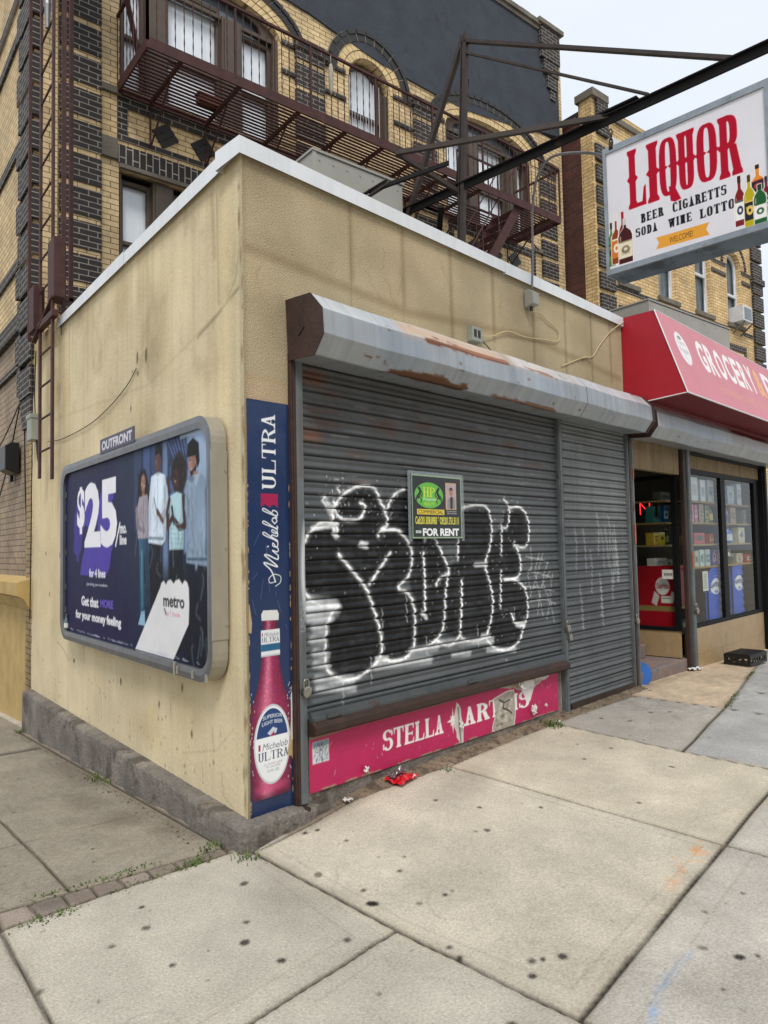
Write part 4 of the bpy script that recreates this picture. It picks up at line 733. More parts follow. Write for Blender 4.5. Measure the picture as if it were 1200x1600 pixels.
tag(m.build('flexible_conduit',M['conduit'],None,smooth=True),'grey conduit curving from the wall box up to the hanging liquor sign','conduit')
def cable(name,label,pts,r,m_): 
    m=MB(); m.tube(smooth(pts,5),r,6); return tag(m.build(name,M[m_],None,smooth=True),label,'cable')
cable('cable','thin wire looping from the wall box across the stucco to the socket box',[FW(2.95,.05,3.63),FW(3.15,.02,3.66),FW(3.26,.015,3.62),FW(3.45,.012,3.57),FW(3.44,.012,3.47),FW(3.22,.015,3.44),FW(2.91,.012,3.4),FW(2.62,.02,3.39),FW(2.39,.015,3.3),FW(2.22,.03,3.27)],.005,'wirew')
cable('cable','pale wire sagging from the roof edge beside the red awning',[FW(4.75,.04,3.93),FW(4.5,.012,3.78),FW(4.25,.012,3.59),FW(4.1,.01,3.45),FW(3.9,.01,3.4),FW(3.5,.01,3.25)],.005,'wirew')
cable('cable','short dark wire dropping from the socket box behind the housing',[FW(2.2,.03,3.24),FW(2.3,.02,3.22),FW(2.42,.05,3.12)],.004,'wireb')
m=MB(); 
for a,b,z_ in((2.25,.24,3.33),): pass
# ======================================================= BILLBOARD on the side wall
bb=thing('billboard','landscape phone plan billboard in a rounded metal frame on the side wall','billboard',(0,.169,-.075),R(-90)); bb.scale=(1.047,.58,1.047)
def rrect(x0,x1,z0,z1,r,n=7):
    o=[]
    for cx_,cz_,a in((x1-r,z1-r,0),(x0+r,z1-r,90),(x0+r,z0+r,180),(x1-r,z0+r,270)):
        for k in range(n+1): t=R(a+90*k/n); o.append((cx_+r*math.cos(t),cz_+r*math.sin(t)))
    return o
O=rrect(-3.12,-.02,.875,2.375,.17); I=rrect(-3.035,-.085,.945,2.305,.12); nn_=len(O)
m=MB(); n=nn_
vs=[(x,-.2,z) for x,z in O]+[(x,-.205,z) for x,z in [( (a[0]+b[0])/2,(a[1]+b[1])/2) for a,b in zip(O,I)]]+[(x,-.195,z) for x,z in I]+[(x,-.15,z) for x,z in I]
m.add(vs,[(r_i*n+k,(r_i+1)*n+k,(r_i+1)*n+(k+1)%n,r_i*n+(k+1)%n) for r_i in range(3) for k in range(n)]); m.build('frame_front',M['alu'],bb)
m=MB(); B2=rrect(-3.07,-.07,.925,2.325,.15); O2=rrect(-3.118,-.022,.877,2.373,.17)
m.add([(x,-.199,z) for x,z in O2]+[(x,-.03,z) for x,z in O2]+[(x,-.0,z) for x,z in B2],[(k+n*j,n*(j+1)+k,n*(j+1)+(k+1)%n,n*j+(k+1)%n) for j in(0,1) for k in range(n)])
m.build('frame_side',M['alu_side'],bb,smooth=False)
m=MB(); m.box(-.0215,-.016,-.203,-.028,1.12,2.16)
for z in(1.2,1.62,2.05): m.tube([(-.016,-.05,z),(-.009,-.05,z)],.01,8)
m.box(-.55,-.53,-.212,-.19,.87,.95)
for x in(-.5,-.28,-.1): m.box(x,x+.02,-.216,-.2,.885,.93)
m.build('cover_plate',M['alu_side'],bb)
for z in(2.1,1.9,1.6,1.3,1.1): m=MB(); m.box(-3.03,-3.0,-.165,-.15,z,z+.05); m.build('clip',M['alu'],bb)
c=Cv(ar(-3.04,-.08,.008),ar(.94,2.31,.008),'15133f')
c.C*=(1+.5*np.clip((c.X+3.0)/1.2,0,1)*0+ .15*(fbm(c.X*2+9,c.Z*2,3)-.5))[...,None]
c.poly([(-1.75,2.4),(-1.3,1.0),(0,1.0),(0,2.4)],'1d2742',soft=.35)
for x0_,x1_,z0_,co in((-1.3,-1.16,1.75,'33415f'),(-1.12,-1.0,1.6,'4b5f86'),(-.98,-.8,2.0,'3b4a6c'),(-.78,-.7,1.4,'74869f'),(-.66,-.58,1.4,'57709a'),(-.45,-.3,1.6,'8a9cb4'),(-.3,-.1,1.5,'a3b3c6')): c.rect(x0_,x1_,z0_,2.31,co,soft=.03,alpha=.85)
c.poly([(-.72,2.31),(-.4,2.31),(-.38,2.1),(-.5,1.95),(-.7,2.2)],'303c56',soft=.03); 
for k in range(6): c.stroke([(-.7+.05*k,2.3),(-.45+.02*k,2.02)],.012,'5d7299')
c.rect(-.35,-.09,1.9,2.31,'a3b3c6',soft=.04,alpha=.7); c.rect(-.9,-.09,.95,1.5,'14151f',soft=.15,alpha=.9)
for dx_,dz_ in((.0,-.02),(.03,-.06),(.06,-.1),(.09,-.14),(.11,-.19),(.12,-.23)):
    c.text('25',-2.47-dx_*1.2+.03,-1.68-dx_,1.655+dz_,2.175+dz_,'4a3a9e',.03); c.text('$',-2.68-dx_*.8,-2.46-dx_*.8,1.77+dz_,2.16+dz_,'3d3088',.03)
c.text('25',-2.47,-1.66,1.65,2.175,'e8e8ee',.045); c.text('$',-2.68,-2.47,1.77,2.16,'e8e8ee',.04)
c.stroke([(-1.69,1.66),(-1.6,1.82)],.02,'e8e8ee'); c.text('mo.',-1.6,-1.46,1.745,1.80,'e8e8ee',.03); c.text('line',-1.6,-1.46,1.665,1.735,'e8e8ee',.03)
c.text('for 4 lines',-2.34,-1.93,1.42,1.485,'e8e8ee',.03); c.text('Just bring your numbers.',-2.41,-1.88,1.345,1.375,'c9c9da')
c.text('Get that',-2.55,-2.1,1.185,1.262,'e8e8ee',.035); c.text('MORE',-2.05,-1.76,1.195,1.255,'6a55c0',.035); c.text('for your money feeling',-2.72,-1.58,1.055,1.14,'e8e8ee',.035)
# the four printed figures of the advertisement, flat artwork
sk=('b07c62','6b4434','4a2c22','a87860')
def leg(a,b,w_,col,soft=.01): c.stroke([a,b],w_,col,soft=soft)
leg((-1.17,1.71),(-1.15,1.2),.085,'2d5f74'); leg((-1.08,1.7),(-1.03,1.3),.075,'244c60'); leg((-1.16,1.6),(-1.15,1.25),.03,'4f8ba0',.02); leg((-1.03,1.35),(-1.01,1.2),.05,'1d3d50'); c.poly([(-1.23,1.12),(-1.1,1.12),(-1.11,1.22),(-1.17,1.21)],'9fc4d4')
leg((-.97,1.67),(-.95,1.1),.1,'12131c'); leg((-.85,1.66),(-.86,1.2),.11,'12131c')
leg((-.62,1.62),(-.62,1.2),.11,'10111a'); leg((-.52,1.62),(-.53,1.2),.1,'10111a')
leg((-.36,1.54),(-.34,1.0),.12,'141824'); leg((-.2,1.54),(-.2,.98),.13,'141824')
c.poly([(-1.22,2.13),(-1.16,2.17),(-1.08,2.16),(-1.02,2.05),(-1.0,1.85),(-1.05,1.8),(-1.2,1.82),(-1.24,1.95)],'1d1516',soft=.015); c.ell(-1.125,2.07,.04,.058,sk[0],soft=.01); c.ell(-1.11,2.05,.015,.005,'e8d8d0',alpha=.8); c.rect(-1.15,-1.1,1.98,2.03,sk[0])
c.poly([(-1.2,1.98),(-1.05,1.99),(-1.0,1.88),(-1.01,1.7),(-1.23,1.7),(-1.27,1.85)],'a89a9c',soft=.01); c.stroke([(-1.25,1.9),(-1.24,1.78),(-1.1,1.75)],.04,'8d7f84',soft=.01); c.stroke([(-1.12,1.95),(-1.12,1.72)],.008,'7a6c72')
c.ell(-.86,2.19,.046,.07,sk[1],soft=.01); c.poly([(-.91,2.23),(-.9,2.29),(-.84,2.31),(-.79,2.27),(-.8,2.2),(-.84,2.24)],'15100f'); c.rect(-.89,-.82,2.08,2.15,sk[1]); 
c.poly([(-.98,2.1),(-.86,2.12),(-.74,2.09),(-.70,1.95),(-.74,1.68),(-.80,1.65),(-1.03,1.67),(-1.02,1.95)],'e3e8ea',soft=.01); c.stroke([(-1.02,1.70),(-.78,1.69)],.02,'8f989e'); c.stroke([(-.86,2.08),(-.88,1.7)],.006,'8f989e')
c.stroke([(-.73,2.0),(-.70,1.87),(-.80,1.82)],.06,'bcc4c7',soft=.01); c.stroke([(-.78,1.8),(-.87,1.87)],.035,sk[1],soft=.01); c.stroke([(-.93,1.96),(-.87,1.84)],.012,'1a1a22')
c.ell(-.52,2.08,.125,.125,'2a1c19',soft=.03); c.ell(-.565,2.05,.045,.06,sk[2],soft=.01); c.ell(-.58,2.035,.012,.006,'d8c4bc',alpha=.7); c.rect(-.58,-.53,1.95,2.01,sk[2])
c.poly([(-.66,1.95),(-.56,1.97),(-.47,1.95),(-.45,1.8),(-.46,1.62),(-.68,1.62),(-.67,1.8)],'b3cbc8',soft=.01); c.stroke([(-.67,1.93),(-.71,1.85),(-.70,1.76),(-.62,1.82)],.042,sk[2],soft=.01); c.stroke([(-.46,1.93),(-.44,1.76),(-.52,1.75),(-.6,1.80)],.045,sk[2],soft=.01); c.stroke([(-.63,1.88),(-.6,1.78)],.028,'0d0d12'); c.stroke([(-.66,1.98),(-.7,2.06)],.035,sk[2],soft=.01)
for k in range(5): c.stroke([(-.67,1.66+.03*k),(-.47,1.65+.03*k)],.005,'7c9c9e',alpha=.6)
c.ell(-.32,2.12,.058,.085,sk[3],soft=.01); c.poly([(-.40,2.16),(-.39,2.24),(-.31,2.27),(-.23,2.23),(-.22,2.12),(-.25,2.08),(-.28,2.16)],'120d0d',soft=.01); c.poly([(-.37,2.09),(-.33,2.03),(-.27,2.06),(-.26,2.12),(-.31,2.08)],'1e1513',soft=.01); c.rect(-.36,-.33,2.08,2.09,'d8c8c0'); c.rect(-.31,-.24,2.0,2.07,sk[3],soft=.01)
c.poly([(-.41,2.02),(-.3,2.05),(-.2,2.05),(-.09,1.98),(-.09,1.54),(-.14,1.52),(-.42,1.54),(-.41,1.8),(-.44,1.86)],'8e9ca8',soft=.012); c.poly([(-.33,2.05),(-.27,1.98),(-.21,2.05)],'aab4bc'); c.stroke([(-.12,1.95),(-.13,1.6)],.05,'586a7c',soft=.03); c.stroke([(-.4,1.56),(-.1,1.56)],.02,'536475')
for (xa,xb,za,zb,n_) in((-1.25,-1.02,1.7,1.97,14),(-1.0,-.74,1.68,2.1,22),(-.66,-.46,1.62,1.95,14),(-.41,-.1,1.54,2.03,30),(-1.2,-1.04,1.2,1.7,14),(-1.0,-.8,1.1,1.66,14),(-.66,-.48,1.2,1.6,10),(-.4,-.12,1.0,1.52,14)):
    for k in range(n_):
        x=rn.uniform(xa,xb); z=rn.uniform(za,zb); dk_=rn.random()<.62; c.stroke(smooth([(x,z),(x+rn.uniform(-.03,.03),z-rn.uniform(.02,.06)),(x+rn.uniform(-.05,.05),z-rn.uniform(.07,.16))],3),rn.uniform(.004,.012),'10131c' if dk_ else 'c4d0dc',soft=.022,alpha=.34 if dk_ else .16)
    c.stroke([(xb-.01,zb-.03),(xb-.01,za+.02)],.03,'0c0f18',soft=.05,alpha=.42); c.stroke([(xa+.01,zb-.03),(xa+.01,za+.02)],.012,'0c0f18',soft=.03,alpha=.3)
for x,z,a,b in((-1.125,2.07,.04,.058),(-.86,2.19,.046,.07),(-.565,2.05,.045,.06),(-.33,2.12,.05,.085)):
    c.ell(x+a*.6,z,a*.45,b*.85,'2a1814',soft=.02,alpha=.3); c.ell(x-a*.3,z+b*.28,a*.16,.006,'0c0808',soft=.004,alpha=.8); c.ell(x-a*.75,z+b*.28,a*.12,.006,'0c0808',soft=.004,alpha=.8); c.stroke([(x-a*.6,z+b*.2),(x-a*.72,z-b*.1)],.006,'e0b8a0',soft=.008,alpha=.35); c.stroke([(x-a*.7,z-b*.42),(x-a*.2,z-b*.42)],.006,'5a2420',soft=.004,alpha=.7); c.ell(x,z-b*1.05,a*.8,b*.25,'0c0808',soft=.02,alpha=.5)
for k in range(60): x=-.52+rn.gauss(0,.07); z=2.09+rn.gauss(0,.07); c.ell(x,z,.012,.012,rn.choice(['2a1c19','3d2a24','140d0c']),soft=.012,alpha=.6)
gm_=np.clip((c.X+1.35)/.2,0,1)[...,None]*(c.Z>.9)[...,None]; c.C=c.C*(1-gm_)+gm_*c.C*(.78+.5*fbm(c.X*5,c.Z*4,34)-.25*np.clip((1.7-c.Z)/.7,0,1))[...,None]*np.array([.86,.95,1.08])
c.C*=(1+.08*(fbm(c.X*9,c.Z*9,33)-.5))[...,None]
lg=[(-1.29,.95),(-.83,1.38),(-.81,1.41),(-.77,1.425),(-.73,1.40),(-.71,1.425),(-.66,1.435),(-.61,1.41),(-.585,1.43),(-.53,1.44),(-.48,1.41),(-.45,1.435),(-.41,1.425),(-.385,1.39),(-.38,1.3),(-.39,1.18),(-.62,.95)]
c.poly(lg,'dcdcde'); c.text('metro',-.78,-.45,1.265,1.335,'1c1a22',.035); c.text('by T Mobile',-.73,-.52,1.205,1.235,'c2547c',.0); c.stroke([(-.76,1.25),(-.74,1.22)],.015,'1c1a22')
for k in range(30): x=rn.uniform(-3,-.1); c.stroke([(x,.965+rn.uniform(0,.01)),(x+rn.uniform(.03,.15),.965)],.006,'b9bccb',alpha=.5)
c.rect(-.5,-.09,2.285,2.31,'a9bcd0',alpha=.8); c.stroke([(-.11,2.28),(-.12,2.1)],.008,'d9dfe8'); 
c.mesh('poster_sheet',M['poster'],bb,lambda X,Z:(X,-.155-.01*(fbm(X*4+20,Z*4,7)-.5),Z))
c=Cv(ar(-1.95,-1.21,.006),ar(2.362,2.468,.006),'3c3650'); c.text('OUTFRONT',-1.91,-1.25,2.38,2.45,'d4d2da',.03); np_=c.mesh('name_plate',M['paint'],bb,lambda X,Z:(X,-.214+0*X,Z))
m=MB(); m.box(-1.952,-1.208,-.2115,-.203,2.36,2.47); m.build('plate_back',M['alu'],np_)
bt=thing('glass_bottle','small empty dark bottle left in the lower corner of the billboard frame','bottle',(-.1,3.27,.925)); m=MB(); m.lathe([(.018,0),(.02,.01),(.02,.07),(.009,.1),(.008,.135),(.01,.14)]); m.build('bottle_body',M['panedark'],bt,smooth=True); m=MB(); m.lathe([(.0205,.02),(.0205,.06)]); m.build('bottle_label',M['white'],bt)
cable('cable','thin slack wire crossing the side wall above the billboard',[(-.01,1.71,3.0),(-.015,1.92,2.9),(-.015,2.39,2.8),(-.015,2.92,2.745),(-.012,3.77,2.74),(-.02,4.3,2.78)],.004,'cable')
cable('cable','black wire hanging down the left end of the side wall',[(-.03,4.8,3.85),(-.03,4.85,3.4),(-.03,4.8,3.05),(-.04,4.7,2.75),(-.03,4.66,2.6),(-.03,4.75,2.9)],.006,'wireb')
cable('cable','black wire running down beside the old brick corner to the pavement',[(-.03,5.0,3.95),(-.03,4.96,3.0),(-.03,4.98,2.0),(-.03,5.02,.9)],.006,'wireb')
ub=thing('meter_box','small grey utility box beside the hanging ladder on the side wall','electrical box',(0,4.72,2.85),R(-90)); m=MB(); m.box(-.17,.02,-.1,0,0,.27); m.build('box_body',M['utilgrey'],ub,bev=.008); m=MB(); m.box(-.178,.028,-.108,-.02,.24,.285); m.build('lid',M['utilgrey'],ub)
# ======================================================= STEEL FRAME that carries the hanging sign
SS=2.3
sf=FT('sign_gantry','dark rusty steel mast and long beam on the roof that carry the hanging sign','steel frame',SS,-.2,3.9)
def g(o,z,ds=0.): return (ds,-(o+.2),z-3.9)
m=MB(); m.bar(g(-.84,4.585),g(3.3,4.555),.018,.06); m.bar(g(-.84,4.617),g(3.3,4.587),.06,.010); m.bar(g(.95,4.628),g(1.35,4.626),.075,.012); m.build('beam',M['blacksteel'],sf)
m=MB(); m.bar(g(-.2,3.72),g(-.09,5.86),.035,.04,(1,0,0)); m.bar(g(-.235,3.72),g(-.125,5.86),.008,.045,(1,0,0)); m.build('mast',M['steelbrown'],sf)
m=MB(); m.bar(g(-.80,4.5),g(-.11,5.85),.035,.045,(1,0,0)); m.bar(g(-.75,3.7),g(-.83,4.56),.045,.045,(1,0,0)); m.build('brace',M['steelbrown'],sf)
m=MB(); m.bar(g(-.11,5.5,.03),g(-.62,4.85,.5),.03,.03); m.build('brace',M['steelbrown'],sf)
m=MB(); m.bar(g(-.1,5.80),g(1.95,4.60),.025,.04,(1,0,0)); m.build('stay',M['steelbrown'],sf)
m=MB(); m.bar(g(-.1,5.70),g(1.42,4.62),.015,.03,(1,0,0)); m.build('stay',M['steelbrown'],sf)
P1=(-.6,.15,.81)
m=MB(); m.bar(P1,g(1.13,4.60),.03,.036); m.build('strut',M['steelbrown'],sf); 
m=MB(); m.bar(P1,g(-.2,4.55),.028,.036); m.build('strut',M['steelbrown'],sf)
m=MB(); m.bar((-.8,.27,.47),(-.4,-.21,.66),.028,.028); m.bar(g(-.4,4.5),g(-1.1,3.75,.7),.045,.045); m.build('brace',M['blacksteel'],sf)
m=MB(); m.bar((-.86,.33,.42),(-.70,.16,.56),.05,.006); m.bar((-.86,.33,.38),(-.70,.16,.52),.05,.006); m.bar((-.8,.3,-.15),(-.8,.3,.44),.04,.04); m.build('bracket',M['steelbrown'],sf)
hk=FT('hanging_chain','short rusty chain and hook holding the liquor sign under the beam','chain',SS,1.14,4.5)
m=MB()
for k in range(3): 
    pts=[((.012 if k%2 else 0)*math.cos(t),(0 if k%2 else .012)*math.cos(t),-.02-.034*k+.024*math.sin(t)) for t in [2*math.pi*i/10 for i in range(11)]]; m.tube(pts,.005,6,False)
m.bar((0,0,-.09),(0,0,-.15),.03,.012); m.build('links',M['rustbrown'],hk)
# ======================================================= LIQUOR SIGN
ls=thing('liquor_sign','hanging box sign reading LIQUOR in red with printed bottles','sign',FW(SS,0,0),R(-82.7765))
m=MB(); m.box(1.075,2.165,.012,.25,3.475,4.375); m.build('cabinet',mat('blue grey sheet metal','66798a',.5,.3,var=.3,sc=4,dirt='3f4750',dsc=3,dth=.52),ls,bev=.003)
m=MB()
for a,b,c_,d in((1.075,2.17,4.335,4.378),(1.075,2.17,3.472,3.51),(1.075,1.098,3.51,4.335),(2.12,2.165,3.51,4.335)): m.box(a,b,-.006,.0115,c_,d)
m.build('sign_frame',mat('brushed frame','8d949b',.4,.5,var=.3,sc=7,dirt='5e5a58',dsc=6),ls)
c=Cv(ar(1.096,2.125,.0028),ar(3.505,4.338,.0028),'d5d4da'); c.C*=(.97+.06*fbm(c.X*2,c.Z*2,3))[...,None]
HO=dict(WES,w=.34,T=.125)
for ex,col in((.0025,'e07a8a'),(0,'a80426')):
    for ch,x0_,x1_,z0_,z1_ in(('L',1.25,1.372,3.885,4.292),('I',1.385,1.462,3.88,4.285),('Q',1.468,1.582,3.885,4.275),('U',1.588,1.70,3.885,4.27),('O',1.712,1.835,3.885,4.262),('R',1.845,1.965,3.865,4.258)):
        c.glyphs(ch,x0_-ex,x1_+ex,z0_-ex,z1_+ex,col,HO)
for t,x0_,x1_,z0_,z1_ in(('BEER',1.33,1.482,3.765,3.826),('CIGARETTS',1.545,1.882,3.762,3.826),('SODA',1.29,1.44,3.677,3.737),('WINE',1.512,1.664,3.668,3.727),('LOTTO',1.715,1.925,3.66,3.722)): c.glyphs(t,x0_,x1_,z0_,z1_,'15171c',WES2)
c.poly([(1.425,3.553),(1.77,3.54),(1.75,3.583),(1.772,3.622),(1.428,3.632),(1.447,3.592)],'dc9b3a'); c.text('WELCOME!',1.515,1.667,3.565,3.605,'3a2a1c')
def bott(x,z0,w_,h,col,cap,lab,nk=.3,sh=.62,lc='1a1a22',hl=None):
    a=w_/2; b=a*nk; c.poly([(x-a-.004,z0-.003),(x+a+.004,z0-.003),(x+a+.004,z0+h*sh),(x+b+.004,z0+h*(sh+.14)),(x+b+.004,z0+h+.003),(x-b-.004,z0+h+.003),(x-b-.004,z0+h*(sh+.14)),(x-a-.004,z0+h*sh)],'eee6e2')
    c.poly([(x-a,z0),(x+a,z0),(x+a,z0+h*sh*.92),(x+a*.8,z0+h*(sh+.04)),(x+b,z0+h*(sh+.14)),(x+b,z0+h),(x-b,z0+h),(x-b,z0+h*(sh+.14)),(x-a*.8,z0+h*(sh+.04)),(x-a,z0+h*sh*.92)],col)
    c.rect(x-b*1.15,x+b*1.15,z0+h*.86,z0+h,cap); c.rect(x-a*.98,x+a*.98,z0+h*.12,z0+h*.5,lab); c.ell(x,z0+h*.31,a*.6,h*.09,lc); c.ell(x,z0+h*.31,a*.25,h*.04,lab); c.rect(x-a*.9,x+a*.9,z0+h*.47,z0+h*.5,lc)
    c.rect(x-a*.8,x-a*.6,z0+h*.52,z0+h*sh*.95,'f0d0b0',alpha=.35)
bott(1.115,3.53,.05,.31,'4d7a2a','20241c','6a8a3a'); bott(1.15,3.54,.07,.35,'8a3c1a','d8d4d0','c8702a',.22,.55,'e6d9c4'); bott(1.2,3.56,.06,.33,'7a2a1c','b01830','a03c2c',.3,.6); bott(1.215,3.525,.10,.31,'431a1a','c9c2bc','dcd3b8',.2,.66,'8f8468')
c.text('Proof',1.185,1.245,3.60,3.625,'3a2420',shear=.2); c.text('WHISKEY',1.182,1.25,3.585,3.597,'3a2420')
bott(1.955,3.535,.06,.315,'7a1f24','3a1c14','e4e2e0',.3,.6,'22304a'); bott(2.06,3.69,.07,.19,'dc8a2c','2a2018','22262e',.3,.5,'b03040'); bott(2.01,3.515,.062,.32,'b3a418','4a3a18','22262c',.28,.62,'e0c060'); bott(2.105,3.55,.05,.24,'7a2230','3a2a3a','2a3a6a',.3,.6,'d8d8e0'); bott(2.068,3.515,.07,.24,'1f5a30','1c3a20','e8e6e0',.3,.7,'1f5a30')
c.text('BEER',1.99,2.03,3.625,3.64,'d8c070'); c.text('LIGHT',2.045,2.092,3.56,3.572,'e8e6e0')
c.mesh('sign_face',M['poster'],ls,lambda X,Z:(X,0*X+.004,Z))
# ======================================================= BRICK APARTMENT BUILDING
YB=5.07; bd=thing('brick_building','buff brick apartment building with black brick quoins, slate coloured upper wall and arched windows','building',(0,YB,0))
AX=9.85; arcs=[]
def mir(x0,x1): return (AX-x1,AX-x0)
LB=(.97,3.27); RB=mir(*LB); MBY=(4.5,5.34)
holes=[archpoly(*LB,7.42,9.0,9.37,20),archpoly(*RB,7.42,9.0,9.37,20),archpoly(*MBY,8.15,9.0,9.42,16),rect(.96,3.2,4.7,6.4),rect(AX-3.2,AX-.96,4.7,6.4),rect(4.5,5.34,4.7,6.4)]
plate('front_wall',M['yb'],bd,rect(.0,AX,-.5,9.75),holes,0,.3)
m=MB(); m.box(.31,AX,.301,9,-.5,12); m.build('wall',M['dark'],bd)
so=[(3.1,12),(3.1,9.7),(3.76,9.66),(4.22,9.58),(5.2,9.45),(6.07,9.42),(6.98,9.40),(7.8,9.5),(8.6,9.62),(9.3,9.8),(AX+.01,9.87),(AX+.01,11.1),(9.2,11.3),(9.2,12)]
so=[(a+random.uniform(-.01,.01),b+random.uniform(-.012,.012)) for a,b in so]; so[0]=(-.05,12); so[1]=(-.05,9.95); so.insert(2,(1.5,9.9)); so.insert(3,(2.9,9.72))
plate('upper_wall',M['bluestucco'],bd,so,[],-.03,.3)
m=MB(); m.box(-.1,AX-.6,-.1,.35,11.93,12.02); m.box(-.06,AX-.62,-.06,.3,11.85,11.93)
for k in range(5): m.box(7.6+.35*k,7.85+.35*k,-.07,.2,12.02,12.05+.04*random.random())
m.box(9.12,AX+.03,-.14,.35,11.97,12.06); m.build('roof_cap',M['stone'],bd)
m=MB(); m.box(9.2,9.78,-.10,.3,11.3,11.96); m.box(9.28,9.74,-.085,-.031,11.02,11.3); m.box(9.4,9.7,-.07,-.031,10.75,11.02); m.box(9.5,9.66,-.055,-.031,10.55,10.75); m.build('corner_pier',M['dk'],bd)
m=MB(); m.box(9.78,AX+.012,-.032,.3,9.87,11.96); m.build('brick_edge',M['yb'],bd)
# quoins: dark block stacks with buff courses between
for x0_,x1_ in((.27,.74),(3.52,4.03),(AX-4.03,AX-3.52),(AX-.74,AX-.27)):
    z=3.6; m=MB()
    while z<9.0:
        m.box(x0_,x1_,-.05,-.001,z,z+.33); z+=.405
    m.box(x0_-.04,x1_+.04,-.08,-.001,9.03,9.12); m.build('quoin',M['dk'],bd)
    m=MB(); m.box(x0_+.015,x1_-.015,-.035,-.001,3.6,9.0); m.build('pier',M['yb'],bd)
m=MB(); z=3.42
while z<11.5: m.box(-.05,.055,-.06,.5,z,z+.33); z+=.405
m.build('quoin',M['dk'],bd)
m=MB()
m.box(.08,.24,-.045,-.002,3.9,9.3); m.build('pier',M['yb'],bd)
for x0_,x1_ in((3.29,3.52),(4.05,4.44),(5.4,AX-4.05),(AX-3.5,AX-3.3)):
    for z in(8.55,8.98): m=MB(); m.box(x0_,x1_,-.03,-.001,z,z+.07); m.build('string_course',M['dk'],bd)
for a,b in((.94,3.25),(AX-3.25,AX-.94)):
    m=MB(); m.box(a,b,-.02,-.001,7.15,7.3); m.box(a,b,-.02,-.001,6.72,6.79); m.box(a,a+.12,-.02,-.001,6.79,7.15); m.box(b-.12,b,-.02,-.001,6.79,7.15); m.build('brick_panel',M['dk'],bd)
for a,b in((.94,3.22),(AX-3.22,AX-.94),(4.45,5.39)): m=MB(); m.box(a,b,-.022,-.001,6.43,6.66); m.build('soldier_course',M['dkv'],bd)
for cx_ in(1.55,2.07,2.6,AX-1.55,AX-2.07,AX-2.6):
    m=MB()
    for k in(-1,0,1):
        q=R(38); ux,uz=math.cos(q),math.sin(q); a=.13; b=.038; ox,oz=cx_+k*.085*(-uz),6.97+k*.085*ux
        m.add([(ox+sx*a*ux-sz*b*uz,yy,oz+sx*a*uz+sz*b*ux) for yy in(-.025,-.001) for sx,sz in((-1,-1),(1,-1),(1,1),(-1,1))],[(0,1,2,3),(7,6,5,4),(0,4,5,1),(1,5,6,2),(2,6,7,3),(3,7,4,0)])
    m.build('brick_diamond',M['dkd'],bd)
for a,b,c_,d in((.745,.935,6.45,6.7),(.745,.97,7.28,7.36),(AX-.97,AX-.745,7.28,7.36),(.96,3.2,6.36,6.41)): m=MB(); m.box(a,b,-.05,0,c_,d); m.build('stone_block',M['stone'],bd)
# arches made of separate voussoirs in two rings
def ringv(mb,cx_,zs,ax,az,t0,t1,n,y,gap=.1,a0=0,a1=180):
    for k in range(n):
        A=R(a0+(a1-a0)*(k+gap/2)/n);B=R(a0+(a1-a0)*(k+1-gap/2)/n); q=[]
        for a in(A,B):
            for t in(t0,t1): q.append((cx_+(ax+t)*math.cos(a),zs+(az+t)*math.sin(a)))
        q=[q[0],q[1],q[3],q[2]]; mb.add([(u,y,v) for u,v in q]+[(u,-.002,v) for u,v in q],[(0,1,2,3),(7,6,5,4),(0,4,5,1),(1,5,6,2),(2,6,7,3),(3,7,4,0)])
M['vb']=mat('buff voussoir brick','d6bc8c',.75,var=.3,sc=12,bump=.3); M['vd']=mat('dark voussoir brick','231f1e',.5,var=.3,sc=12)
for cx_,ax,az,n in((2.12,1.15,.37,34),(AX-2.12,1.15,.37,34),(4.92,.42,.42,17)):
    m1=MB();m2=MB(); ringv(m1,cx_,9.0,ax,az,.0,.11,n,-.012,.09); ringv(m1,cx_,9.0,ax,az,.12,.24,n,-.02,.09); ringv(m2,cx_,9.0,ax,az,.25,.35,int(n*.8),-.04,.1); ringv(m2,cx_,9.0,ax,az,.355,.42,int(n*.8),-.055,.1)
    m3=MB(); ringv(m3,cx_,9.0,ax,az,.245,.425,30,-.034,0); m3.build('arch_mortar',M['mortar'],bd); m3=MB(); ringv(m3,cx_,9.0,ax,az,.0,.245,30,-.009,0); m3.build('arch_mortar',M['mortar2'],bd)
    m1.build('arch_ring',M['vb'],bd); o=m2.build('arch_ring',M['vd'],bd); o['label']='raised dark outer arch bricks'
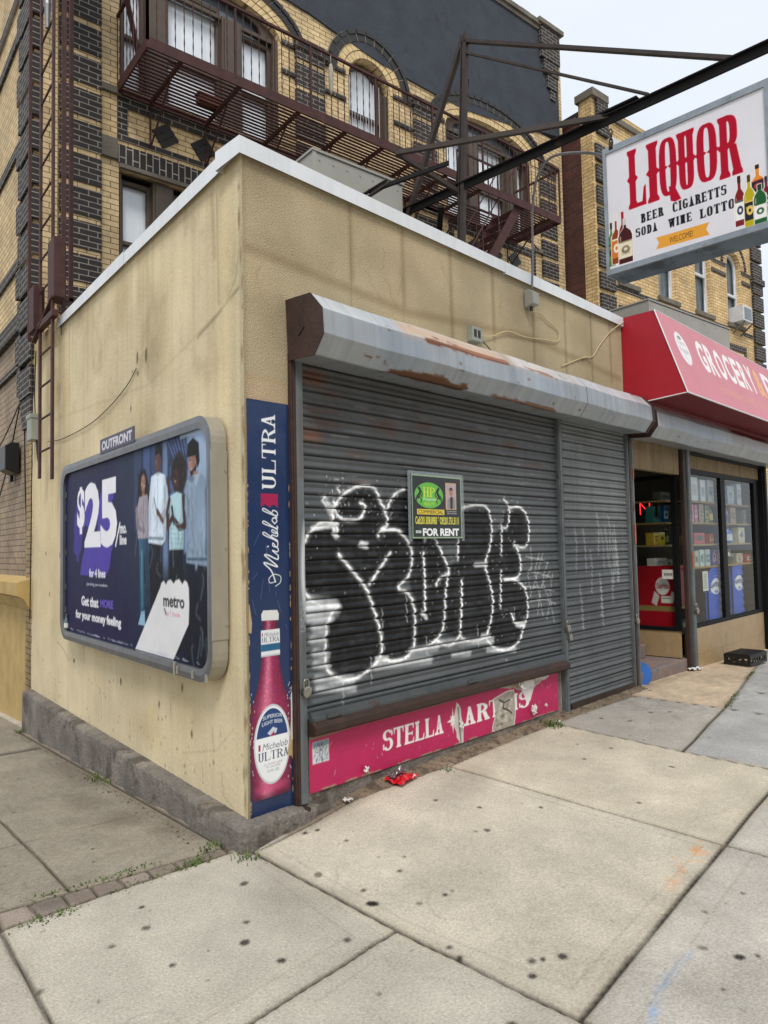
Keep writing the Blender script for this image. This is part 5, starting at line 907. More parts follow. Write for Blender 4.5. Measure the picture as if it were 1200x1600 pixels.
# windows
def sash(par,x0,x1,z0,z1,zr,y=.14,fm='casing',pm='pane',fw=.045,arch=None):
    o_=archpoly(x0,x1,z0,z1,arch,10) if arch else rect(x0,x1,z0,z1); top=arch or z1
    h=[rect(x0+fw,x1-fw,z0+fw,zr-fw*.5)]
    h.append(archpoly(x0+fw,x1-fw,zr+fw*.5,z1,arch-fw,10) if arch else rect(x0+fw,x1-fw,zr+fw*.5,z1-fw))
    f_=plate('window',M[fm],par,o_,h,y,y+.07); p=plate('pane',M[pm],f_,o_,[],y+.085,y+.09); return f_
def posts(par,xs,z0,z1,y=.05,w_=.0,m_='casing',name='window_post'):
    m=MB()
    for a,b in xs: m.box(a,b,y,y+.16,z0,z1); m.box(a+.03,b-.03,y-.02,y,z0,z1-.03)
    return m.build(name,M[m_],par,bev=.006)
for k,(a,b) in enumerate((LB,RB)):
    f_=(lambda u0,u1:(a+u0,a+u1)) if k==0 else (lambda u0,u1:(b-u1,b-u0))
    posts(bd,[f_(0,.06),f_(.36,.64),f_(1.42,1.72),f_(2.22,2.3)],7.42,9.02)
    sash(bd,*f_(.06,.36),7.44,9.0,8.2); sash(bd,*f_(.64,1.42),7.44,9.15,8.15); sash(bd,*f_(1.72,2.22),7.44,8.95,8.12)
    plate('transom',M['casing'],bd,archpoly(a,b,8.98,9.0,9.36,18),[archpoly(a+.25,b-.25,9.03,9.05,9.3,14)],.08,.14); plate('transom_pane',M['panedark'],bd,archpoly(a+.02,b-.02,8.99,9.0,9.36,14),[],.18,.19)
    xa,xb=(.96,3.2) if k==0 else (AX-3.2,AX-.96); g_=(lambda u0,u1:(xa+u0,xa+u1)) if k==0 else (lambda u0,u1:(xb-u1,xb-u0))
    posts(bd,[g_(0,.05),g_(.45,.72),g_(1.5,1.78),g_(2.19,2.24)],4.7,6.34); sash(bd,*g_(.05,.45),4.7,6.3,5.5); sash(bd,*g_(.72,1.5),4.7,6.3,5.5); sash(bd,*g_(1.78,2.19),4.7,6.3,5.5)
posts(bd,[(4.5,4.55),(5.27,5.34)],8.15,9.0); f_=sash(bd,4.55,5.27,8.17,9.0,8.55,arch=9.38)
m=MB()
for k in range(12): m.tube([(4.6+.055*k,.12,8.2),(4.6+.055*k,.12,9.15)],.004,5)
m.build('window_bar',M['whiteframe'],f_); sash(bd,4.52,5.3,4.7,6.3,5.5)
# side wall of the brick building along the side street
m=MB(); m.box(.06,.3,.3,9,4.35,12.5); m.build('side_wall',brick('pale side brick','d6bd90','c7ab7c','5d4a35',bh=.075),bd)
m=MB(); m.box(.055,.3,.02,9,1.3,4.349); m.build('side_wall',M['tan'],bd)['label']='lower side wall of tan painted brick'
m=MB(); m.box(.03,.3,.0,9,-1.2,1.0); m.build('base_wall',M['ochre'],bd)
m=MB(); m.prism([(0,.98),(.06,1.0),(.13,1.12),(.2,1.16),(.2,1.3),(.0,1.36)],.02,9,lambda u,v,w:(.05-u,w,v)); m.build('ledge',M['ochre'],bd)
m=MB()
for z0_,z1_,pr in((4.35,4.42,.07),(4.42,4.62,.04),(5.2,5.34,.03),(6.7,6.84,.03),(8.2,8.34,.03),(8.75,8.89,.03),(3.9,3.97,.05)): m.box(.058-pr,.06,.3,9,z0_,z1_)
m.build('side_band',M['dk'],bd)
m=MB()
for k,w_ in enumerate((.1,.14,.18,.22)): m.box(-.03-.0*k,.3,-.02+.001*k,.62-w_,3.42-.09*(k+1),3.42-.09*k-.002)
z=3.5
while z<11.5: m.box(-.035,.06,.5,.78 if int(z*2.47)%2 else .68,z,z+.33); z+=.405
m.build('quoin',M['dk'],bd)
fl=thing('flood_lamp','black wall lamp on the tan side brick beside the corner','lamp',(.03,6.05,2.78),R(-90)); m=MB(); m.prism([(0,-.18),(.05,-.18),(.16,-.13),(.16,.16),(.1,.2),(0,.2)],-.17,.17,lambda u,v,w:(w,-u,v)); m.box(-.26,-.16,-.04,0,-.25,.25); m.build('lamp_body',M['black'],fl,bev=.01)
for k,(a,b,sg) in enumerate((((.0,5.6,3.55),(.02,7.2,2.3),.35),((.0,5.55,3.5),(.02,7.4,3.0),.15),((.0,5.5,3.7),(.03,5.3,1.2),.1))):
    cable('cable',('steep black wire fanning left from the wire knot on the brick corner','shallow black wire fanning left from the wire knot on the brick corner','black wire dropping straight down from the wire knot on the brick corner')[k],[a,tuple((np.array(a)+np.array(b))/2-np.array([0.02,0,sg*.6])),b],.008,'wireb')
# ======================================================= FIRE ESCAPE
fe=thing('fire_escape','brown iron fire escape balcony with slatted floor and twisted balusters across the brick front','fire escape',(0,YB,7.35)); x0,x1=.93,8.36; yo=-1.05
m=MB(); m.box(x0,x1,yo,yo+.02,-.06,.05); m.box(x0,x0+.02,yo+.021,-.02,-.06,.05); m.box(x1-.02,x1,yo+.021,-.02,-.06,.05); m.box(x0+.021,x1-.021,-.05,-.03,-.06,.02); m.build('edge_beam',M['rail'],fe)
m=MB()
for k in range(15):
    y=yo+.06+k*.066
    if y>-.05: break
    for a,b in(((x0+.02,6.45),(7.35,x1-.02)) if y<-.42 else ((x0+.02,x1-.02),)): m.box(a,b,y,y+.03,-.012,.0)
m.build('slat_floor',M['rail'],fe)
bx=[1.35,2.1,2.95,3.7,4.35,4.95,5.6,6.35,7.4,8.1]
for x in bx:
    m=MB(); m.box(x-.02,x+.02,yo+.02,-.01,-.055,-.013); m.bar((x,-.02,-.62),(x,yo+.35,-.05),.018,.018); m.bar((x,-.02,-.62),(x,-.02,-.05),.018,.018); m.build('bracket',M['rail'],fe)
def railing(name,p,q,h=.9,tw=True,n=None,mid=True):
    m=MB(); p=Vector(p);q=Vector(q); L_=(q-p).length; n=n or int(L_/.108); Z=Vector((0,0,1))
    m.bar(p+Z*h,q+Z*h,.035,.03); m.bar(p+Z*.03,q+Z*.03,.02,.02)
    if mid: m.bar(p+Z*h*.5,q+Z*h*.5,.015,.012)
    for k in range(n+1):
        c_=p+(q-p)*k/n
        if k%10==0: m.bar(c_,c_+Z*(h+.0),.026,.026,(0,1,0)); continue
        m.tube([c_+Z*(h*j/12) for j in range(13)],[.0048 if j%2 else .0088 for j in range(13)],5,False)
    return m.build(name,M['rail'],fe)
railing('railing',(x0+.01,yo+.01,.03),(x1-.01,yo+.01,.03),mid=False); railing('railing',(x0+.01,yo+.01,.03),(x0+.01,-.02,.03),mid=False); railing('railing',(x1-.01,yo+.01,.03),(x1-.01,-.02,.03),mid=False)
m=MB(); m.bar((6.4,-.45,.9),(7.4,-.45,.9),.03,.03); m.bar((6.4,-.45,.02),(7.4,-.45,.02),.03,.03)
for k in range(5): m.bar((6.4+.25*k,-.45,0),(6.4+.25*k,-.45,.9),.02,.02,(0,1,0))
m.build('stair_rail',M['rail'],fe)
m=MB(); A=Vector((7.3,-.98,-.03)); Bv=Vector((5.35,-.98,-2.95))
for y in(-.98,-.48): m.bar((A.x,y,A.z),(Bv.x,y,Bv.z),.016,.16,(0,1,0)) if 0 else m.bar((A.x,y,A.z),(Bv.x,y,Bv.z),.14 if 0 else .02,.15)
st=m.build('stair_stringer',M['rail'],fe)
m=MB()
for k in range(14):
    c_=A+(Bv-A)*(k+.5)/14
    for j in range(4): m.box(c_.x-.09+.045*j,c_.x-.065+.045*j,-.965,-.495,c_.z,c_.z+.012)
m.build('stair_tread',M['rail'],fe)
m=MB()
for y in(-.98,-.48):
    m.tube([(A.x,y,A.z+.75),(Bv.x,y,Bv.z+.75)],.012,6)
    for k in range(5): c_=A+(Bv-A)*(k+.3)/5; m.tube([(c_.x,y,c_.z),(c_.x,y,c_.z+.75)],.009,6)
m.bar((6.3,-.2,-1.7),(7.2,-.95,-.1),.02,.02); m.bar((7.9,-.5,-.05),(7.9,-.9,-.6),.018,.018); m.build('stair_handrail',M['rail'],fe)
ft=thing('flower_pot','terracotta block lying on the slatted fire escape floor','pot',(1.98,YB-.35,7.353)); m=MB(); m.box(-.14,.14,-.06,.06,0,.10); m.box(-.155,.155,-.075,.075,.10,.13); m.build('pot_body',mat('terracotta','6b352a',.8),ft,bev=.01)
wc=thing('wind_chime','pale hanging ornament tied to the fire escape railing','ornament',(3.42,YB+yo-.03,8.12)); m=MB(); m.lathe([(.015,.0),(.03,-.04),(.034,-.2),(.028,-.36),(.012,-.42)],(0,0,0),10); m.lathe([(.005,.12),(.006,0)],(0,0,0),6); m.build('chime_body',mat('pale weathered wood','a59f92',.8,var=.4,sc=20),wc,smooth=True)
# ======================================================= DROP LADDER at the building's corner
dl=thing('drop_ladder','rusty brown vertical drop ladder hanging past the left end of the side wall','ladder',(-.1,4.0,0))
m=MB()
for y in(-.2,.30): m.bar((0,y,2.36-.03*y),(0,y,4.2),.045,.02,(0,1,0)) if 0 else m.box(-.012,.012,y-.025,y+.025,2.34+.05*(y>0),9.6)
m.build('ladder_rail',M['rail'],dl)
z=2.66
while z<9.4: m=MB(); m.tube([(0,-.19,z),(0,.29,z)],.011,6); z+=.335; m.build('rung',M['rail'],dl)
m=MB(); m.box(-.06,.05,.33,.56,3.95,4.42); m.box(-.02,.09,-.32,-.08,4.12,4.72); m.box(-.03,.03,-.3,.5,3.93,4.0); m.bar((-.02,.5,3.85),(.0,-.25,4.15),.05,.02); m.build('guide_box',M['rail'],dl,bev=.006)
m=MB()
for x,y in((.12,-.12),(.3,.3)): m.box(x-.02,x+.02,y-.02,y+.02,3.8,10.2)
m.box(-.05,-.02,.62,.65,3.9,10.2); m.box(.1,.5,.28,.32,4.3,4.34); m.build('guide_post',M['rail'],dl)
m=MB(); m.tube([(.0,.05,7.6),(.02,.04,10.3)],.007,6); m.tube([(.05,.0,5.2),(.06,.0,10.3)],.006,6); m.tube([(.0,.05,7.05),(.0,.05,7.3),(.0,.05,7.6)],[.02,.035,.02],8); m.build('counterweight',M['alu'],dl)
m=MB(); m.box(-.3,.9,-.2,1.0,9.3,9.34); m.box(-.3,.9,-.22,-.18,9.3,9.5); m.bar((.4,-.15,9.2),(1.3,.9,7.55),.05,.05)
for k in range(10): m.box(-.28+.11*k,-.24+.11*k,-.2,1,9.2,9.3)
m.build('upper_landing',M['rail'],dl)
# ======================================================= SECOND BRICK BUILDING
b2=thing('brick_building','farther buff brick building with black quoins, white windows and a red brick side','building',(9.95,4.4,0)); WX=7.15
wn=[(2.24,2.98,6.9,8.55,None),(3.82,4.55,6.9,8.7,None),(5.36,6.08,6.9,8.35,8.72),(.75,1.4,6.9,8.6,None)]
hl=[archpoly(a,b,z0,z1,ar_,12) if ar_ else rect(a,b,z0,z1) for a,b,z0,z1,ar_ in wn]+[rect(2.24,2.98,3.5,5.2),rect(3.82,4.55,3.5,5.2),rect(5.36,6.08,3.5,5.2)]
plate('front_wall',M['ybfar'],b2,rect(0,WX,-.5,10.45),hl,0,.3)
m=MB(); m.box(.0,WX,.3,9,-.5,10.3); m.build('wall',M['dark'],b2)
m=MB(); m.box(-.012,-.0,.0,.26,-.5,10.45); m.build('return_wall',M['ybfar'],b2)
m=MB(); m.box(-.012,-.0,.261,1.5,-.5,10.1); m.build('side_wall',M['red'],b2)['label']='dark red brick side strip'
m=MB(); m.box(.56,1.6,-.03,-.001,9.2,9.85); m.build('pale_panel',M['whiteframe'],b2)
m=MB(); m.box(-.05,.5,-.08,.35,10.45,10.6); m.box(.5,WX+.05,-.05,.3,10.2,10.3); m.box(-.05,.02,.35,1.6,10.1,10.18); m.box(1.7,1.95,-.06,0,9.6,10.2); m.build('roof_cap',M['stone'],b2)
m=MB(); m.box(.12,.5,-.06,-.001,9.75,10.45); m3=MB(); z=3.6
while z<9.2: 
    m.box(.06,.56,-.05,-.001,z,z+.33); m3.box(WX-.5,WX+.04,-.06,-.001,z,z+.36); z+=.43
m3.box(WX-.55,WX+.08,-.1,-.001,8.15,8.3)
m.build('quoin',M['dk'],b2); m3.build('quoin',M['dk'],b2)
for a,b in((.6,2.2),(3.02,3.78),(4.6,5.3),(6.12,6.6)):
    for z in(6.7,8.25,8.0)[:3]: m=MB(); m.box(a,b,-.02,-.001,z,z+.09); m.build('string_course',M['dk'],b2)
for a,b in((2.1,3.1),(3.7,4.7),(5.25,6.2),(.7,1.5)):
    m=MB(); m.box(a,b,-.02,-.001,6.25,6.4); m.box(a,a+.1,-.02,-.001,5.6,6.25); m.box(b-.1,b,-.02,-.001,5.6,6.25); m.box(a,b,-.02,-.001,5.5,5.6); m.build('brick_panel',M['dk'],b2)
for cx_ in(2.6,4.2,5.72): m=MB(); m.add([(cx_+dx_,yy,5.95+dz_) for yy in(-.025,-.001) for dx_,dz_ in((-.12,0),(0,-.17),(.12,0),(0,.17))],[(0,1,2,3),(7,6,5,4),(0,4,5,1),(1,5,6,2),(2,6,7,3),(3,7,4,0)]); m.build('brick_diamond',M['dk'],b2)
m1=MB();m2=MB(); ringv(m1,5.72,8.35,.36,.37,.0,.2,15,-.015); ringv(m2,5.72,8.35,.36,.37,.21,.28,13,-.035); m1.build('arch_ring',M['ybfar'],b2); m2.build('arch_ring',M['dk'],b2)
for a,b,z0_,z1_,ar_ in wn:
    f_=sash(b2,a+.02,b-.02,z0_+.02,z1_-(.0 if ar_ else .02),(z0_+z1_)/2+.05,.1,'whiteframe','panedark',.06,ar_-.02 if ar_ else None)
    m=MB(); m.box(a-.06,b+.06,-.06,.1,z0_-.1,z0_-.002); m.build('sill',M['stone'],f_)
for a,b in((2.24,2.98),(3.82,4.55),(5.36,6.08)): sash(b2,a+.02,b-.02,3.52,5.18,4.3,.1,'whiteframe','panedark',.06)
ac=thing('window_air_conditioner','white window air conditioner in the arched window of the farther brick building','air conditioner',(15.72,4.4,6.92)); m=MB(); m.box(-.24,.24,-.28,.08,0,.38); m.build('case',M['whiteframe'],ac,bev=.01); m=MB(); m.box(-.18,.18,-.288,-.281,.05,.33)
m.build('grille',M['panedark'],ac)
m=MB(); m.bar((-.2,-.3,-.01),(-.2,.0,-.25),.03,.03); m.bar((.2,-.3,-.01),(.2,.0,-.25),.03,.03); m.build('bracket',M['stone'],ac)
pf_=thing('wall_panel','grey sheet metal sign back standing above the farther roof behind the beam','panel',(12.0,4.2,0)); 
bpy.data.objects.remove(pf_)
# ======================================================= ROOFTOP UNITS
def rooftop(name,label,x0,x1,y0,y1,z0,z1,rz=0):
    t=thing(name,label,'rooftop unit',((x0+x1)/2,(y0+y1)/2,z0),rz,None); a,b=(x1-x0)/2,(y1-y0)/2
    m=MB(); m.box(-a,a,-b,b,0,z1-z0); m.build('case',M['acgrey'],t,bev=.01); m=MB(); m.box(-a-.012,a+.012,-b-.012,b+.012,z1-z0,z1-z0+.02); m.box(-a-.004,-a+.03,-b-.005,-b+.0,.1,z1-z0)
    for k in range(7): m.tube([(-a+.06+k*(2*a-.12)/6,-b-.006,z1-z0-.06),(-a+.06+k*(2*a-.12)/6,-b-.0,z1-z0-.06)],.008,6)
    m.build('lid',M['acgrey'],t); return t
rooftop('rooftop_duct','beige sheet metal unit on the shop roof under the fire escape',1.18,2.12,1.05,2.0,3.75,4.8,R(0))
rooftop('rooftop_duct','grey sheet metal unit on the roof behind the red awning',6.9,9.2,1.55,3.2,3.75,4.9)
# ======================================================= GROCERY SHOP
gs=FT('grocery_shop','grocery shop front with black framed display windows and a stepped doorway','shop')
# upper wall, tile base, side end
m=MB(); m.box(4.766,9.4,.0,.1,2.73,3.95); m.box(4.766,9.4,.1,5,3.78,3.84); m.build('upper_wall',M['stone'],gs)
m=MB(); m.box(4.77,6.13,-.004,.06,2.40,2.72); m.box(6.40,9.1,-.004,.06,2.50,2.66); m.build('lintel',M['lintel'],gs)
m=MB(); m.box(6.38,9.06,-.03,.02,2.66,2.74); m.box(9.06,9.16,-.06,3,-.1,2.74); m.build('head_beam',M['blackframe'],gs)
m=MB(); 
for k in range(4):
    a=6.405+k*.66; 
    for z0_,z1_ in((-.05,.245),(.249,.56)): m.box(a,a+.656,.0,.05,z0_,z1_)
m.box(6.405,9.05,.003,.12,-.05,.55); m.build('tile_base',M['tile'],gs)
m=MB(); m.box(6.09,6.15,.05,.75,.25,.56); m.build('tile_base',M['tile'],gs)
# steps
m=MB(); m.box(4.88,6.38,.0,.9,-.05,.24); m.box(4.88,5.95,.40,1.2,.24,.40); m.build('step',M['stepred'],gs,bev=.012)
m=MB(); m.box(4.80,4.87,.02,1.2,-.05,2.7); m.box(4.87,6.2,1.1,1.15,.2,2.7); m.box(4.9,9.2,.75,.8,.3,2.9); m.box(4.9,9.15,.0,1.2,2.72,2.78); m.box(6.1,9.1,.1,1.2,.50,.555); m.build('interior_wall',M['inside'],gs)
# windows: front with two lights, and side return
def wframe(par,name,rects,y0,y1): 
    m=MB()
    for a,b,c_,d in rects: m.box(a,b,y0,y1,c_,d)
    return m.build(name,M['blackframe'],par,bev=.003)
f_=wframe(gs,'window',[(6.40,9.08,.56,.61),(6.40,9.08,2.44,2.50),(6.40,6.43,.61,2.44),(7.5,7.66,.61,2.44),(8.85,9.08,.61,2.44)],.0,.05)
for a,b in((6.43,7.5),(7.66,8.85)): m=MB(); m.add([(a,.025,.61),(b,.025,.61),(b,.025,2.44),(a,.025,2.44)],[(0,1,2,3)]); m.build('pane',M['glass'],f_)
f_=wframe(gs,'window',[],0,0) if 0 else None
m=MB(); m.box(6.08,6.13,.03,.75,.56,.60); m.box(6.08,6.13,.03,.75,2.36,2.41); m.box(6.08,6.14,.03,.09,.60,2.36); m.box(6.08,6.13,.70,.75,.60,2.36); f_=m.build('window',M['blackframe'],gs)
m=MB(); m.add([(6.1,.09,.6),(6.1,.70,.6),(6.1,.70,2.36),(6.1,.09,2.36)],[(0,3,2,1)]); m.build('pane',M['glass'],f_)
for i,(a,b,o0,o1,mm) in enumerate(((4.738,4.80,.0,.035,'postbrown'),(4.805,4.86,.0,.035,'guide'),(6.15,6.24,.0,.04,'postbrown'),(6.25,6.35,.0,.055,'guide'),(9.1,9.2,.0,.08,'blackframe'))):
    m=MB(); m.box(a,b,-o1,-o0,.08,2.74); m.box(a+.015,b-.015,-o1-.005,-o1-.001,.1,2.7)
    if i==3: m.box(a+.02,b-.01,-o1-.007,-o1-.0055,1.25,1.5)
    m.build('guide_rail',M[mm],gs,bev=.003)
m=MB(); m.box(6.27,6.325,-.066,-.0635,1.3,1.48); m.box(4.815,4.845,-.044,-.0415,1.6,1.8); m.box(4.815,4.845,-.044,-.0415,2.28,2.38); m.build('sticker',mat('faded sticker','b0583c',.6,var=.5,sc=14),gs)
for z_,nm in((.93,0),(1.29,1),(1.575,2),(1.85,3),(2.12,4)):
    m=MB()
    if z_>1: m.box(6.46,9.1,.075,.42,z_-.022,z_)
    m.box(6.2,6.95,.2,.75,z_-.022,z_); m.build('shelf',M['shelf'],gs)
gh_=housing(gs,4.80,9.4,[(4.80,7.05),(7.055,9.35)],-.03,lambda c,r:(c.rect(7.06,9.4,PL[1],PL[3],'9a8f84',soft=.1,alpha=.6),r(7.1,8.6,PL[1],PL[2],'7a2a2c')))
# goods
gr_=random.Random(21)
def good(cat,name,label,s_,d,z,w_,dp,h,cols,text=None,kind='box'):
    t=FT(name,label,cat,s_,-d,z,'goods on the display shelves')
    if kind=='box':
        c=Cv(ar(-w_/2,w_/2,.012),ar(0,h,.012),cols[0]); c.rect(-w_/2,w_/2,h*.25,h*.7,cols[1]); c.ell(0,h*.5,w_*.28,h*.2,cols[2])
        for k in range(5): c.rect(gr_.uniform(-.4,.2)*w_,gr_.uniform(.2,.45)*w_,(zz:=gr_.uniform(0,.9)*h),zz+.012,cols[gr_.randint(0,2)])
        if text: c.text(text,-w_*.42,w_*.42,h*.3,h*.68,cols[2],.02)
        c.mesh('printed_front',M['gloss'],t,lambda X,Z:(X,-dp/2+0*X,Z)); m=MB(); m.box(-w_/2,w_/2,-dp/2+.001,dp/2,0,h); m.build('carton',mat('carton',cols[0],.6),t)
    else:
        m=MB(); m.lathe([(w_*.45,0),(w_*.5,.02),(w_*.5,h*.6),(w_*.2,h*.78),(w_*.18,h*.97)]); m.build('bottle_body',mat('bottle plastic',cols[0],.2,spec=.7),t,smooth=True); m=MB(); m.lathe([(w_*.2,h*.93),(w_*.2,h)]); m.build('cap',mat('bottle cap',cols[1],.4),t); m=MB(); m.lathe([(w_*.51,h*.15),(w_*.51,h*.5)],n=14); m.build('bottle_label',mat('bottle label',cols[2],.5),t)
    return t
rows=[ # s,z,w,h,cols,kind,text,label
(6.35,1.85,.22,.2,('2f7d78','1d5560','143c40'),'box','','teal carton on the side display shelf'),(6.62,1.85,.13,.22,('1b6fb8','dfe6ec','1b6fb8'),'box','','blue and white carton next to the teal carton'),
(6.30,1.575,.16,.15,('c9a92a','e4cc3a','6b4a1a'),'box','','left yellow snack box on the side display shelf'),(6.47,1.575,.17,.155,('d8c52c','e8d84a','7a5c1a'),'box','','right yellow snack box on the side display shelf'),(6.7,1.575,.07,.2,('2f5a34','d8d4c0','9fae6a'),'bottle','','green bottle beside the yellow snack boxes'),
(6.4,1.29,.34,.12,('c9cac4','a9aaa4','8a8f94'),'box','','flat grey white parcel on the low side shelf'),(6.65,1.29,.2,.1,('b9b89a','d8d6c0','5a5c4a'),'box','','pale green tray beside the grey white parcel'),
(6.84,2.12,.22,.3,('d8dde0','c2c8cc','aab0b8'),'box','','tall white paper towel pack, left of the top shelf'),(7.12,2.12,.17,.28,('dfe2e6','c9ced4','98a4b0'),'box','','tall white paper towel pack, centre of the top shelf'),(7.4,2.12,.22,.29,('d2d8de','bcc6ce','8898a8'),'box','','tall white paper towel pack, right of the top shelf'),
(6.62,2.12,.3,.12,('8d8a80','77746a','5c5a52'),'box','','grey power adapter box on the top side shelf'),
(6.74,1.85,.09,.22,('c45a8a','e6a8c4','8a2a5a'),'box','','left pink carton on the second shelf'),(6.86,1.85,.09,.22,('b84c80','e6a8c4','8a2a5a'),'box','','right pink carton on the second shelf'),(7.04,1.85,.15,.23,('8a7358','b39a78','4a3a2a'),'box','','tan bag between pink and green packs'),(7.24,1.85,.14,.22,('3c6a4a','c4a070','23402e'),'box','','dark green pack on the second shelf'),(7.46,1.85,.08,.24,('3b7a30','c83a2a','d8d48a'),'bottle','','green bottle at the right of the second shelf'),
(8.02,1.85,.09,.25,('5f8fc0','dfe6ec','2a4f8a'),'bottle','','blue bottle behind the right window light'),(8.21,1.85,.22,.22,('9a6a3c','84592f','3a2412'),'box','','brown carton behind the right window light'),(8.7,1.85,.14,.2,('7a7a70','55564e','9a9a90'),'box','','dim grey carton at the far right shelf'),
(6.94,1.575,.34,.14,('c01a2c','a01424','2a1014'),'box','GREAT','long red carton on the third shelf'),(7.22,1.575,.09,.12,('d8b06a','c88a3a','8a5a2a'),'box','','small orange carton beside the red carton'),(7.36,1.575,.12,.13,('a84a2a','c8b04a','5c2a1a'),'box','','rust coloured pack on the third shelf'),
(8.07,1.575,.14,.25,('2f78c0','c86a2a','dfe6ec'),'bottle','','big blue detergent bottle in the right window'),(8.53,1.575,.26,.22,('c4bba0','d8d2bc','6a7a80'),'box','','cream carton with round emblem in the right window'),
(6.82,1.29,.12,.2,('aab8ac','8fa098','5a6a66'),'box','','first pale can pack on the fourth shelf'),(7.0,1.29,.13,.21,('c0ccd0','8fb4b8','5a7a80'),'box','','second pale can pack on the fourth shelf'),(7.2,1.29,.15,.21,('b4c4c8','6f9aa8','4a6a78'),'box','','third pale can pack on the fourth shelf'),(7.42,1.29,.11,.2,('5a5c9a','c8b8d0','3a2a5a'),'box','','purple foil pack on the fourth shelf'),(7.58,1.29,.12,.2,('7a5aa0','d8d0e0','3a2a6a'),'box','','violet foil pack on the fourth shelf'),
(8.1,1.29,.14,.2,('6a6c68','8a8c88','4a4c48'),'bottle','','dull grey jar in the right window'),(8.4,1.29,.26,.14,('a49a8c','c4baa8','7a7064'),'box','','grey ceramic box in the right window'),(8.86,1.29,.28,.12,('b04038','d8d0c4','7a2420'),'box','','small red and white box at the right shelf end'),
(8.15,2.12,.26,.25,('8fa4b8','aab8c4','5f7a94'),'box','','blue grey pack at the top of the right window'),(8.5,2.12,.18,.3,('c4ccd4','98b0c8','6a88a8'),'box','','white and blue pack at the top of the right window')]
for s_,z,w_,h,cols,kd,tx,lb in rows: good('bottle' if kd=='bottle' else 'box','shelf_bottle' if kd=='bottle' else 'shelf_carton',lb,s_,.14 if ('side' not in lb and 'snack' not in lb and 'teal' not in lb and 'parcel' not in lb) else .42,z+.001,w_,.1 if kd=='box' else min(w_,.1),h,cols,tx or None,kd)
# red case of biscuits on its side, white crates below
rc=FT('display_case','red cardboard display case with a white round emblem in the doorway window','box',6.16,-.1,.6)
c=Cv(ar(-.50,-.02,.008),ar(0,.72,.008),'a01220'); c.ell(-.16,.48,.085,.105,'e4dcd8'); c.text('Sarita',-.235,-.085,.45,.52,'b01828',.02); c.poly([(-.3,.28),(-.26,.42),(-.2,.36),(-.24,.24)],'d8c4c0'); c.poly([(-.08,.32),(-.05,.42),(-.02,.4),(-.03,.3)],'d8c4c0'); c.rect(-.18,-.04,.28,.36,'dcd8d0'); c.rect(-.17,-.06,.33,.34,'555'*2)
c.rect(-.5,-.02,.18,.24,'8d7a4a')
c.mesh('printed_front',M['gloss'],rc,lambda X,Z:(0*X,-X,Z)); m=MB(); m.box(.002,.45,.02,.5,.24,.72); m.build('carton',mat('red carton','a01220',.5),rc); m=MB(); m.box(.0005,.4,.02,.5,.2,.235); m.build('tray',M['shelf'],rc)
pc=FT('plastic_crate','white plastic lattice crate under the red display case','crate',6.17,-.22,.6); m=MB()
for k in range(7): m.box(0,.008,.0+.04*k,.012+.04*k,0,.2); m.box(0.0085,.016,0,.26,.0+.033*k,.012+.033*k)
m.box(.02,.3,.0,.26,0,.2); m.build('crate_body',M['white'],pc)
pt=FT('price_card','white handwritten card taped low on the doorway window','card',6.095,-.16,1.17); m=MB(); m.box(-.002,.0,-.07,.07,0,.11); m.build('card_sheet',M['white'],pt)
m=MB(); 
for k in range(6): m.box(-.0045,-.0025,-.05+.017*k,-.042+.017*k,.04,.07)
m.build('handwriting',M['black'],pt)
for i,(s_,lb) in enumerate(((8.02,'blue cushioned banner with white MAMITA\'S oval, left of the window bar'),(8.62,'blue cushioned banner with white MAMITA\'S oval, right end of the window'))):
    t=FT('blue_banner',lb,'banner',7.42 if i==0 else 8.32,-.13,.6,'blue banners in the window'); w_=.44 if i==0 else .42
    c=Cv(ar(-w_/2,w_/2,.008),ar(0,.68,.008),'2358c8'); c.ell(0,.42,w_*.38,.105,'e6e8ec'); c.text("MAMITA'S",-w_*.42,w_*.42,.39,.455,'0f2f70',.06,arch=.35); c.ell(0,.35,w_*.15,.02,'8a9cc0'); c.text('BY DON JUAN',-w_*.16,w_*.16,.545,.56,'9ab0d8')
    for k in range(14): c.stroke([(w_*.3,.02+.04*k),(w_*.5,.08+.04*k)],.008,'0f2f70',soft=.02,alpha=.7)
    top=lambda X,Z:Z-(.10*(np.clip(-X/(w_/2),0,1))**3*(Z/.68) if i==0 else 0)
    c.mesh('printed_sheet',M['paint'],t,lambda X,Z:(X*(1-.0*Z),-.02-.03*np.cos(X/w_*2.6)-.006*np.sin(Z*60)*np.clip(X/w_*2,0,1),top(X,Z)))
    m=MB(); m.box(-w_/2,w_/2,.0,.015,0,.62); m.build('backing',mat('blue backing','2358c8'),t)
pp=FT('paper_notice','white notice sheet hanging behind the left display window','notice',7.0,-.06,.98); m=MB(); m.box(-.09,.09,0,.002,0,.25); m.build('notice_sheet',M['white'],pp)
m=MB()
for k in range(8): m.box(-.06,.05-.01*(k%3),-.0025,-.0005,.04+.024*k,.045+.024*k)
m.build('notice_text',M['alu'],pp)
ns=thing('neon_sign','red dotted neon OPEN sign glowing in the dark doorway window','sign',FW(6.3,-.36,2.0),R(-82.7765))
nr=mat('red neon','ff2a30',.4,emit=2.2); m=MB()
gly={'N':[[(0,0),(0,1)],[(0,1),(.6,0)],[(.6,0),(.6,1)]],'E':[[(0,0),(0,1)],[(0,1),(.55,1)],[(0,.5),(.5,.5)],[(0,0),(.55,0)]],'P':[[(0,0),(0,1)],[(0,1),(.5,1)],[(.5,1),(.5,.5)],[(.5,.5),(0,.5)]],'O':[[(0,0),(0,1)],[(0,1),(.55,1)],[(.55,1),(.55,0)],[(.55,0),(0,0)]]}
